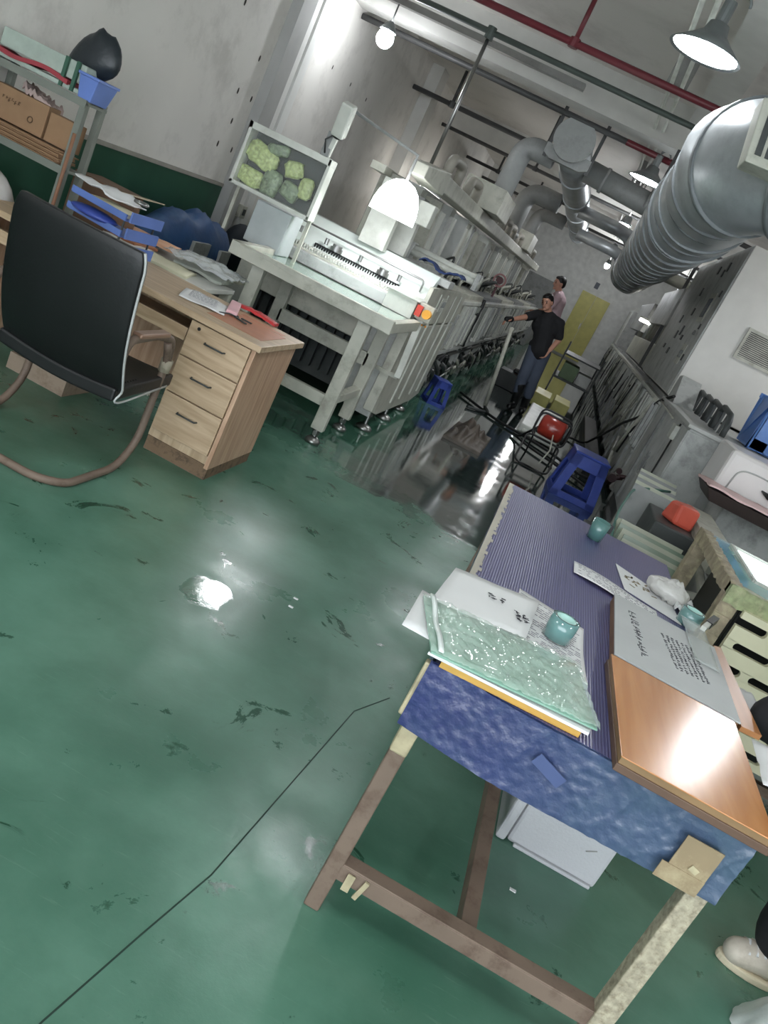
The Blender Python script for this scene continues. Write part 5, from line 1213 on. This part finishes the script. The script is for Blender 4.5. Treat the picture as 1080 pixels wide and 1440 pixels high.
single('white_edge_sheet', MB().sheet(lambda u, v: (.93 + .09 * u, 2.44 + .20 * v - .02 * u, zt + .010 + .006 * nz(u * 5, v * 5)), 8, 8, .002), M_paper, 'crumpled white papers right of the narrow brown panel', 'paper')

# ---------------------------------------------------------------- foam box under the table
t = thing('foam_box', 'white grey foam box with lid lying on its side under the blue table', 'box', (.72, 2.6, 0))
MB().box(.575, .885, 2.42, 2.78, 0.0, .30).build('box_body', mat('white_foam', (172, 173, 176), .6, var=.03, bump=.15, bump_scale=120), t, .012)
MB().box(.535, .570, 2.405, 2.79, 0.0, .315).build('lid', MATS['white_foam'], t, .010)
MB().box(.60, .87, 2.405, 2.42, -.0, .012).build('rim', MATS['white_foam'], t, .003)
MB().bar((.80, 2.418, .11), (.83, 2.418, .13), .010, .001).build('mark', M_grey, t)
MB().bar((.665, 2.418, .185), (.672, 2.418, .19), .010, .001).build('mark', M_dgrey, t)

# ---------------------------------------------------------------- square blue stool by the wet aisle, and a second one on the left
def stool(label, loc, rot):
    t = thing('plastic_stool', label, 'stool', (0, 0, 0), 0, 'blue plastic stools')
    b, tp, H = .225, .165, .44
    for sx in (-1, 1):
        for sy in (-1, 1):
            mb = MB(); q = .085
            mb.hexa([(sx * b, sy * b, 0), (sx * (b - q), sy * b, 0), (sx * (b - q), sy * (b - .02), 0), (sx * b, sy * (b - .02), 0)], [(sx * tp, sy * tp, H), (sx * (tp - q), sy * tp, H), (sx * (tp - q), sy * (tp - .02), H), (sx * tp, sy * (tp - .02), H)])
            mb.hexa([(sx * b, sy * b, 0), (sx * b, sy * (b - q), 0), (sx * (b - .02), sy * (b - q), 0), (sx * (b - .02), sy * b, 0)], [(sx * tp, sy * tp, H), (sx * tp, sy * (tp - q), H), (sx * (tp - .02), sy * (tp - q), H), (sx * (tp - .02), sy * tp, H)])
            mb.build('leg', M_blue, t, .004, local=True)
    MB().box(-tp - .01, tp + .01, -tp - .01, tp + .01, H - .01, H + .015).build('seat', M_blue, t, .010, local=True)
    for s in (-1, 1):
        for z0, z1 in ((.315, .44), (.0, .06)):
            w0 = b - (b - tp) * z0 / H; w1 = b - (b - tp) * z1 / H
            MB().hexa([(-w0, s * w0, z0), (w0, s * w0, z0), (w0, s * (w0 - .015), z0), (-w0, s * (w0 - .015), z0)], [(-w1, s * w1, z1), (w1, s * w1, z1), (w1, s * (w1 - .015), z1), (-w1, s * (w1 - .015), z1)]).build('apron', M_blue, t, .003, local=True)
            MB().hexa([(s * w0, -w0, z0), (s * w0, w0, z0), (s * (w0 - .015), w0, z0), (s * (w0 - .015), -w0, z0)], [(s * w1, -w1, z1), (s * w1, w1, z1), (s * (w1 - .015), w1, z1), (s * (w1 - .015), -w1, z1)]).build('apron', M_blue, t, .003, local=True)
    t.location = loc; t.rotation_euler = (0, 0, rot)
    return t
s1 = stool('blue square plastic stool in the wet aisle right behind the blue table', (.68, 8.0, 0), 0.10)
s2 = dup(s1, (-1.0, 9.1, 0), 'small dark blue plastic stool pushed against the left line', 0.5); s2.scale = (.50, .55, .62)
# ---------------------------------------------------------------- things in the aisle
t = thing('fan_heater', 'red barrel shaped blower in a black tube frame standing in the wet aisle', 'heater', (.28, 8.85, 0))
M_hr = mat('red_enamel', (150, 48, 36), .3, coat=.5)
mb = MB().lathe([(.0001, 0), (.085, 0), (.118, .03), (.118, .24), (.085, .27), (.0001, .27)], (0, 0, 0), 28, 'X')
mb.xf(Matrix.Translation((.13, 8.84, .39)) @ Matrix.Rotation(-.1, 4, 'Z')).build('drum', M_hr, t)
MB().cyl((.395, 8.81, .39), .07, .02, 20, 'X').build('end_grille', M_dgrey, t)
def loop(x0, x1, z0, z1, y, y2): return round_path([((x0 + x1) / 2, y, z0), (x0, y, z0), (x0, y2, z1), (x1, y2, z1), (x1, y, z0), ((x0 + x1) / 2, y, z0)], .07, 4)
MB().tube(loop(.09, .44, .26, .52, 8.70, 8.70), .011, 8).build('frame_tube', M_black, t)
MB().tube(loop(.09, .44, .26, .52, 9.02, 9.02), .011, 8).build('frame_tube', M_black, t)
MB().tube(loop(.06, .42, .012, .26, 8.35, 8.72), .011, 8).build('frame_tube', M_black, t)
for x in (.12, .40): MB().tube([(x, 8.72, .26), (x, 9.02, .26)], .01, 8).tube([(x, 9.02, .3), (x + .02, 9.12, .0)], .01, 8).build('frame_strut', M_black, t)
MB().tube([(.3, 8.70, .35), (.34, 8.55, .22), (.30, 8.45, .06)], .008, 6).build('power_cord', M_white2, t)
t = thing('white_case', 'long white box lying in the aisle behind the red blower', 'box', (.15, 10.6, 0))
MB().box(-.06, .44, 10.0, 12.4, .02, .13).build('box_body', M_white, t, .02)
MB().ball((.02, 10.0, .06), .03, 10).build('knob', M_white, t)
single('floor_light_can', MB().cyl((.50, 8.75, 0), .045, .06, 16), M_white, 'small white cup on the floor between the blower and the blue stool', 'cup')
for i, (x, y, lb) in enumerate(((.02, 13.0, 'left'), (.34, 13.2, 'right'))):
    single('yellow_crate', MB().box(x - .13, x + .13, y, y + .9, 0.02, .22), M_yel, 'olive yellow box in the aisle, the %s one of two' % lb, 'crate', 'olive boxes in the aisle', .01)
single('brown_bundle', MB().sheet(lambda u, v: (-.62 + .38 * u, 7.7 + 1.0 * v, .03 + .30 * abs(nz(u * 4, v * 4.5)) * math.sin(PI * u) * math.sin(PI * v) + .05 * math.sin(PI * u) * math.sin(PI * v)), 24, 28, .029), mat('brown_wet_cloth', (84, 76, 68), .5, var=.3, bump=.5), 'crumpled brown wet cloth or sack lying in the water left of the aisle', 'sack')
t = thing('pole_stand', 'upright white pole with a bent base beside the left line in front of the man', 'pole', (-.62, 10.6, 0))
MB().tube([(-.55, 10.55, .02), (-.70, 10.6, 1.02)], .026, 12).build('pole', M_white2, t)
MB().tube(round_path([(-.55, 10.55, .02), (-.45, 10.2, .02), (-.70, 9.9, .02)], .1, 4), .018, 8).build('base_tube', M_dgrey, t)
# dark tanks and trolley beyond the man
t = thing('trolley', 'dark metal trolley with boxes standing in front of the yellow door', 'trolley', (.35, 16.5, 0))
MB().box(0.0, .75, 16.0, 17.4, .30, .34).box(0.0, .75, 16.0, 17.4, .75, .78).build('deck', M_dgrey, t, .004)
for x in (.02, .73):
    for y in (16.02, 17.38): MB().bar((x, y, 0.05), (x, y, .95), .03).build('post', M_dgrey, t); MB().cyl((x - .015, y, .05), .05, .03, 14, 'X').build('wheel', M_black, t)
MB().box(.1, .4, 16.1, 16.8, .34, .62).build('load', mat('green_box', (90, 110, 80), .5), t, .01)
MB().box(.42, .68, 16.1, 16.7, .34, .55).build('load', M_grey, t, .01)

# cartons and machinery near the far wall
single('far_cabinet', MB().box(-2.4, -1.1, 24.5, 27.5, 0, 1.9), M_grey2, 'grey cabinet at the far left end of the hall', 'cabinet', bevel=.02)
single('far_cabinet', MB().box(1.2, 2.8, 26.2, 28.2, 0, 2.2), M_grey, 'pale cabinet at the far right end of the hall', 'cabinet', bevel=.02)

for x, y, lb in ((.62, 2.205, 'under the front of the blue table'), (-.49, 3.12, 'in the middle of the green floor, nearer one'), (-.50, 3.21, 'in the middle of the green floor, farther one')):
    single('paper_scrap', MB().box(x - .010, x + .010, y - .005, y + .006, 0, .003), M_paper, 'tiny white paper scrap ' + lb, 'scrap')
# ---------------------------------------------------------------- people
def sculpt(name, shapes, voxel, material, parent=None, loc=None, smooth_it=2, sub=None):
    """union of tapered limbs and ellipsoids, remeshed into one continuous skin"""
    mb = MB()
    for s in shapes:
        if s[0] == 'l':      # limb chain: points with radii
            pts = [p for p, r in s[1]]; rs = [r for p, r in s[1]]
            # resample
            P, R_ = [], []
            for (a, ra), (b, rb) in zip(s[1], s[1][1:]):
                a, b = Vector(a), Vector(b); n = max(2, int((b - a).length / max(voxel * 2, .01)))
                for i in range(n): P.append(a.lerp(b, i / n)); R_.append(ra + (rb - ra) * i / n)
            P.append(Vector(s[1][-1][0])); R_.append(s[1][-1][1])
            mb.tube(P, R_, 14)
            for p, r in s[1]: mb.ball(p, r, 14)
        elif s[0] == 'e':    # ellipsoid centre, radii, rotation
            b_ = MB().ball((0, 0, 0), 1.0, 22, s[2]); rot = Euler(s[3]) if len(s) > 3 else Euler((0, 0, 0))
            b_.xf(Matrix.Translation(s[1]) @ rot.to_matrix().to_4x4()); mb.add(b_.v, b_.f, True)
    me = bpy.data.meshes.new(name + '_raw'); me.from_pydata(mb.v, [], mb.f); me.update()
    o = bpy.data.objects.new(name + '_raw', me); COL.objects.link(o)
    rm = o.modifiers.new('r', 'REMESH'); rm.mode = 'VOXEL'; rm.voxel_size = voxel; rm.use_smooth_shade = True
    if smooth_it:
        sm = o.modifiers.new('s', 'SMOOTH'); sm.factor = .5; sm.iterations = smooth_it
    dg = bpy.context.evaluated_depsgraph_get(); dg.update()
    nm = bpy.data.meshes.new_from_object(o.evaluated_get(dg)); nm.name = name
    bpy.data.objects.remove(o); bpy.data.meshes.remove(me)
    off = Vector(loc) if loc is not None else Vector((0, 0, 0))
    if parent is not None:
        pp = parent
        while pp is not None: off += pp.location; pp = pp.parent
    for v in nm.vertices: v.co -= off
    nm.materials.clear(); nm.materials.append(material)
    for p in nm.polygons: p.use_smooth = True
    r = bpy.data.objects.new(name, nm); COL.objects.link(r)
    if parent is not None: r.parent = parent
    if loc is not None: r.location = loc
    return r
def hand(wr, d, nrm, side, curl=.5, s=1.0):
    """palm, four bent fingers and a thumb; wr wrist, d pointing direction, nrm palm normal"""
    wr = Vector(wr); d = Vector(d).normalized(); n = Vector(nrm).normalized(); a = d.cross(n).normalized() * side
    out = []
    for k in (-1, -.33, .33, 1): out.append(('l', [(wr, .018 * s), (wr + d * .085 * s + a * k * .028 * s, .013 * s)]))
    for k, L_ in ((-1, .062), (-.33, .078), (.33, .085), (1, .074)):
        p0 = wr + d * .088 * s + a * k * .030 * s; c1, c2 = curl * .9, curl * 1.8
        p1 = p0 + (d * math.cos(c1) + n * math.sin(c1)) * L_ * .5 * s; p2 = p1 + (d * math.cos(c2) + n * math.sin(c2)) * L_ * .5 * s
        out.append(('l', [(p0, .0095 * s), (p1, .0088 * s), (p2, .0075 * s)]))
    t0 = wr + d * .030 * s + a * .026 * s; t1 = t0 + (d * .6 + a * .7 + n * .3).normalized() * .042 * s; t2 = t1 + (d * .9 + a * .2 + n * .4).normalized() * .032 * s
    out.append(('l', [(t0, .013 * s), (t1, .0105 * s), (t2, .009 * s)]))
    return out
def head(c, face, up=(0, 0, 1), s=1.0):
    c = Vector(c); f = Vector(face).normalized(); u = Vector(up); u = (u - f * u.dot(f)).normalized(); r = f.cross(u).normalized()
    M3 = Matrix((r, f, u)).transposed()
    e = M3.to_euler()
    sh = [('e', c + u * .02 * s, (.075 * s, .093 * s, .095 * s), e), ('e', c + f * .022 * s - u * .045 * s, (.056 * s, .062 * s, .068 * s), e),
          ('e', c + f * .078 * s - u * .085 * s, (.025 * s, .02 * s, .02 * s), e)]
    sh.append(('l', [(c + f * .088 * s + u * .012 * s, .009 * s), (c + f * .104 * s - u * .022 * s, .0135 * s)]))          # nose
    sh.append(('l', [(c + f * .080 * s - u * .050 * s - r * .018 * s, .008 * s), (c + f * .083 * s - u * .050 * s + r * .018 * s, .008 * s)]))  # lips
    for k in (-1, 1): sh.append(('e', c + r * k * .078 * s - u * .01 * s, (.010 * s, .018 * s, .030 * s), e))     # ears
    return sh, (c, f, u, r, e, s)
def head_details(hd, parent, hair_mat, eyes=True):
    c, f, u, r, e, s = hd
    sculpt('hair', [('e', c + u * .038 * s - f * .012 * s, (.081 * s, .092 * s, .088 * s), e), ('e', c + u * .085 * s + f * .03 * s, (.060 * s, .055 * s, .030 * s), e), ('e', c - f * .045 * s + u * .0 * s, (.074 * s, .055 * s, .07 * s), e)], .008, hair_mat, parent)
    if eyes:
        for k in (-1, 1):
            MB().ball(c + r * k * .030 * s + f * .082 * s + u * .008 * s, .0105 * s, 10).build('eye', mat('dark_eye', (30, 24, 22), .2), parent)
            MB().bar(c + r * k * .016 * s + f * .091 * s + u * .030 * s, c + r * k * .046 * s + f * .083 * s + u * .030 * s, .006, .007).build('eyebrow', hair_mat, parent)
    MB().bar(c + r * -.018 * s + f * .0915 * s - u * .050 * s, c + r * .018 * s + f * .0915 * s - u * .050 * s, .003, .003).build('mouth', mat('lip_line', (120, 70, 64), .5), parent)

# man in black
def V(x, z, y=11.6): return (x, y, z)
nk = (-.43, 11.58, 1.34)
hs, hd = head((-.50, 11.53, 1.455), (-.35, -1, -.35), (-.35, 0, 1), .93)
torso = [('l', [(V(-.30, .86), .125), (V(-.33, 1.0), .115), (V(-.37, 1.16), .125), (V(-.39, 1.25), .11)]), ('e', V(-.37, 1.17), (.17, .10, .14), (0, -.25, 0)), ('l', [(V(-.54, 1.265), .05), (V(-.39, 1.28), .07), (V(-.24, 1.29), .05)])]
armA = [((-.55, 11.58, 1.26), .050), ((-.66, 11.42, 1.17), .040), ((-.77, 11.28, 1.09), .028)]
armB = [((-.23, 11.60, 1.28), .050), ((-.14, 11.62, 1.09), .040), ((-.18, 11.52, .93), .028)]
legA = [(V(-.36, .86), .085), (V(-.33, .48, 11.52), .058), (V(-.27, .08, 11.58), .038)]
legB = [(V(-.24, .86), .085), (V(-.19, .48, 11.62), .058), (V(-.13, .08, 11.75), .038)]
body = torso + hs + [('l', [(V(-.40, 1.26), .055), (nk, .050), ((-.47, 11.56, 1.40), .050)]), ('l', armA), ('l', armB), ('l', legA), ('l', legB),
       ('l', [(V(-.27, .05, 11.58), .035), (V(-.30, .035, 11.42), .03)]), ('l', [(V(-.13, .05, 11.75), .035), (V(-.13, .035, 11.58), .03)])]
body += hand((-.78, 11.27, 1.08), (-.7, -.45, -.4), (0, -.3, -1), 1, .9) + hand((-.18, 11.51, .92), (-.1, -.1, -1), (-1, 0, 0), 1, .7)
man = sculpt('person', body, .0075, M_skin, None, (-.22, 11.62, 0))
tag(man, 'man in a black shirt and dark boots standing in the wet aisle', 'person')
sculpt('shirt', [('l', [(p, r + .022) for p, r in torso[0][1]]), ('e', V(-.37, 1.17), (.195, .125, .155), (0, -.25, 0)), ('l', [(V(-.55, 1.265), .062), (V(-.39, 1.285), .085), (V(-.22, 1.29), .062)]),
                 ('l', [((-.55, 11.58, 1.26), .066), ((-.64, 11.45, 1.185), .060)]), ('l', [((-.23, 11.60, 1.28), .066), ((-.155, 11.615, 1.13), .060)]), ('e', V(-.31, .90), (.165, .12, .10))], .012, mat('black_cotton', (30, 30, 33), .85, bump=.3), man)
sculpt('trousers', [('l', [(V(-.36, .86), .105), (V(-.33, .48, 11.52), .078), (V(-.30, .27, 11.55), .070)]), ('l', [(V(-.24, .86), .105), (V(-.19, .48, 11.62), .078), (V(-.155, .27, 11.68), .070)]), ('e', V(-.30, .86), (.16, .12, .10))], .012, mat('slate_trousers', (72, 80, 96), .8, bump=.3), man)
for nm, lg, toe in (('a', [(V(-.305, .36, 11.53), .070), (V(-.28, .12, 11.57), .055), (V(-.27, .055, 11.58), .052)], V(-.30, .045, 11.40)), ('b', [(V(-.165, .36, 11.66), .070), (V(-.14, .12, 11.73), .055), (V(-.13, .055, 11.75), .052)], V(-.13, .045, 11.57))):
    sculpt('rubber_boot', [('l', lg), ('l', [(lg[-1][0], .05), (toe, .045)])], .012, mat('black_boot', (16, 17, 18), .3), man)
head_details(hd, man, M_hair)
gl_ = sculpt('work_glove', [('l', [((-.80, 11.25, 1.07), .040), ((-.85, 11.20, 1.05), .036)])], .010, M_black, man)
# man in pink behind him, on a step
o = single('step_box', MB().box(-.75, -.15, 13.3, 13.8, 0, .27), M_dgrey, 'dark step box the man in pink stands on', 'step', bevel=.01)
Z = .27
def W(x, z, y=13.5): return (x, y, z + Z)
hs2, hd2 = head(W(-.55, 1.49, 13.48), (-.9, -.45, -.25), (0, 0, 1), .95)
tor2 = [('l', [(W(-.40, .88), .12), (W(-.43, 1.05), .11), (W(-.47, 1.25), .115)]), ('e', W(-.46, 1.22), (.12, .15, .15)), ('l', [(W(-.48, 1.31, 13.36), .05), (W(-.48, 1.33), .07), (W(-.46, 1.31, 13.64), .05)])]
body = tor2 + hs2 + [('l', [(W(-.48, 1.3), .055), (W(-.53, 1.42), .05)]), ('l', [(W(-.47, 1.30, 13.34), .048), (W(-.52, 1.08, 13.28), .04), (W(-.66, .98, 13.3), .03)]), ('l', [(W(-.45, 1.30, 13.66), .048), (W(-.48, 1.08, 13.70), .04), (W(-.64, .98, 13.66), .03)]),
        ('l', [(W(-.40, .88, 13.42), .08), (W(-.40, .48, 13.42), .056), (W(-.38, .05, 13.42), .038)]), ('l', [(W(-.40, .88, 13.58), .08), (W(-.40, .48, 13.58), .056), (W(-.38, .05, 13.58), .038)]),
        ('l', [(W(-.38, .035, 13.42), .033), (W(-.52, .03, 13.42), .028)]), ('l', [(W(-.38, .035, 13.58), .033), (W(-.52, .03, 13.58), .028)])]
body += hand(W(-.66, .98, 13.3), (-1, 0, -.2), (0, 0, -1), 1, .5) + hand(W(-.64, .98, 13.66), (-1, 0, -.2), (0, 0, -1), -1, .5)
man2 = sculpt('person', body, .009, M_skin, None, (-.40, 13.5, Z))
tag(man2, 'man in a pink shirt turned towards the left line, behind the man in black', 'person')
sculpt('shirt', [('l', [(p, r + .022) for p, r in tor2[0][1]]), ('e', W(-.46, 1.22), (.14, .175, .165)), ('l', [(W(-.48, 1.31, 13.35), .065), (W(-.48, 1.33), .085), (W(-.46, 1.31, 13.65), .065)]), ('l', [(W(-.47, 1.30, 13.34), .062), (W(-.51, 1.12, 13.29), .056)]), ('l', [(W(-.45, 1.30, 13.66), .062), (W(-.48, 1.12, 13.69), .056)])], .013, mat('pink_shirt_cloth', (196, 168, 174), .8, bump=.3), man2)
sculpt('trousers', [('l', [(W(-.40, .88, 13.42), .10), (W(-.40, .48, 13.42), .074), (W(-.38, .08, 13.42), .06)]), ('l', [(W(-.40, .88, 13.58), .10), (W(-.40, .48, 13.58), .074), (W(-.38, .08, 13.58), .06)])], .014, mat('navy_trousers', (44, 48, 62), .8), man2)
for yy in (13.42, 13.58): sculpt('shoe', [('l', [(W(-.36, .045, yy), .045), (W(-.53, .04, yy), .036)])], .012, M_black, man2)
head_details(hd2, man2, M_hair)

# person at the right edge: only elbow, trouser leg and shoe are inside the picture
hx, hy = 1.47, 2.50
hs3, hd3 = head((1.40, 2.50, 1.60), (-1, -.1, -.5), (0, 0, 1), 1.0)
tor3 = [('l', [((1.50, 2.50, .92), .14), ((1.48, 2.50, 1.1), .125), ((1.44, 2.50, 1.32), .13)]), ('e', (1.45, 2.50, 1.30), (.12, .18, .17)), ('l', [((1.44, 2.32, 1.42), .05), ((1.45, 2.5, 1.44), .07), ((1.44, 2.68, 1.42), .05)])]
armN = [((1.44, 2.31, 1.40), .052), ((1.16, 2.38, 1.02), .044), ((1.03, 2.43, .775), .040), ((1.20, 2.17, .825), .028)]
armF = [((1.44, 2.69, 1.40), .052), ((1.42, 2.80, 1.12), .042), ((1.28, 2.66, .90), .028)]
lgN = [((1.50, 2.40, .90), .09), ((1.47, 2.40, .48), .060), ((1.46, 2.45, .09), .040)]
lgF = [((1.52, 2.60, .90), .09), ((1.62, 2.62, .48), .060), ((1.70, 2.66, .09), .040)]
body = tor3 + hs3 + [('l', [((1.45, 2.5, 1.42), .055), ((1.42, 2.5, 1.54), .052)]), ('l', armN), ('l', armF), ('l', lgN), ('l', lgF), ('l', [((1.46, 2.45, .06), .030), ((1.36, 2.45, .045), .02)]), ('l', [((1.70, 2.66, .06), .030), ((1.60, 2.66, .045), .02)])]
body += hand((1.20, 2.17, .825), (.75, -.6, -.1), (0, 0, -1), 1, .5) + hand((1.28, 2.66, .90), (-.8, -.3, -.5), (0, 0, -1), -1, .5)
p3 = sculpt('person', body, .0075, M_skin, None, (1.45, 2.5, 0))
tag(p3, 'person in black with a pale sneaker at the right edge of the picture', 'person')
M_bk = MATS['black_cotton']
sculpt('jacket', [('l', [(p, r + .03) for p, r in tor3[0][1]]), ('e', (1.45, 2.50, 1.30), (.145, .205, .185)), ('l', [((1.44, 2.30, 1.42), .068), ((1.45, 2.5, 1.44), .085), ((1.44, 2.70, 1.42), .068)]),
                  ('l', [((1.44, 2.31, 1.40), .072), ((1.17, 2.38, 1.02), .068), ((1.035, 2.43, .78), .072), ((1.16, 2.22, .84), .048)]), ('l', [((1.44, 2.69, 1.40), .07), ((1.42, 2.80, 1.12), .062), ((1.32, 2.70, .95), .048)])], .012, M_bk, p3)
sculpt('trousers', [('l', [((1.50, 2.40, .92), .12), ((1.42, 2.40, .48), .108), ((1.435, 2.44, .21), .088), ((1.445, 2.45, .17), .084)]), ('l', [((1.50, 2.60, .92), .12), ((1.62, 2.62, .48), .098), ((1.70, 2.66, .13), .078)])], .012, M_bk, p3)
M_snk = mat('pale_sneaker', (200, 190, 176), .55, dirt=(150, 140, 124), dirt_amt=.4, dirt_scale=18)
for x, y in ((1.465, 2.45), (1.70, 2.66)):
    sh_ = sculpt('sneaker', [('l', [((x + .03, y, .068), .048), ((x - .04, y, .068), .050), ((x - .105, y - .004, .052), .045)]), ('l', [((x + .012, y, .09), .050), ((x + .012, y, .135), .056)]), ('l', [((x - .03, y, .11), .034), ((x - .005, y, .15), .036)])], .007, M_snk, p3)
    MB().prism([((x - .035) + (.115 if math.cos(a) > 0 else .118) * math.cos(a), y + .050 * math.sin(a)) for a in [2 * PI * k / 28 for k in range(28)]], 0, .026).build('sole', mat('sole_cream', (206, 194, 168), .6), sh_, .006)
    for k in range(3): MB().tube([(x - .045 - .022 * k, y - .040, .098 - .008 * k), (x - .048 - .022 * k, y, .122 - .008 * k), (x - .045 - .022 * k, y + .040, .098 - .008 * k)], .004, 6).build('lace', M_paper, sh_)
    MB().box(x - .03, x + .01, y - .056, y - .050, .085, .115).build('side_badge', M_black, sh_, .003)
single('held_sheet', MB().sheet(lambda u, v: (.872 + .34 * u + .02 * v, 1.90 + .24 * v, .800 + .02 * u + .008 * nz(u * 4, v * 4)), 10, 8, .0012), M_paper, 'white printed sheet in front of the person at the right edge', 'paper')
mb = MB()
def bagf(u, v):
    a = PI * 2 * u; r_ = .05 + .16 * v ** .8
    return (1.53 + r_ * math.cos(a) * (1 + .12 * nz(u * 20, v * 3)), 2.17 + r_ * .8 * math.sin(a) * (1 + .12 * nz(u * 20 + 5, v * 3)), .24 - .235 * v)
mb.grid(bagf, 60, 16)
single('white_bag', mb, mat('thin_white_bag', (206, 212, 208), .3, alpha=.8, bump=.5, bump_scale=18), 'thin white plastic bag standing on the floor below the sneaker', 'bag')
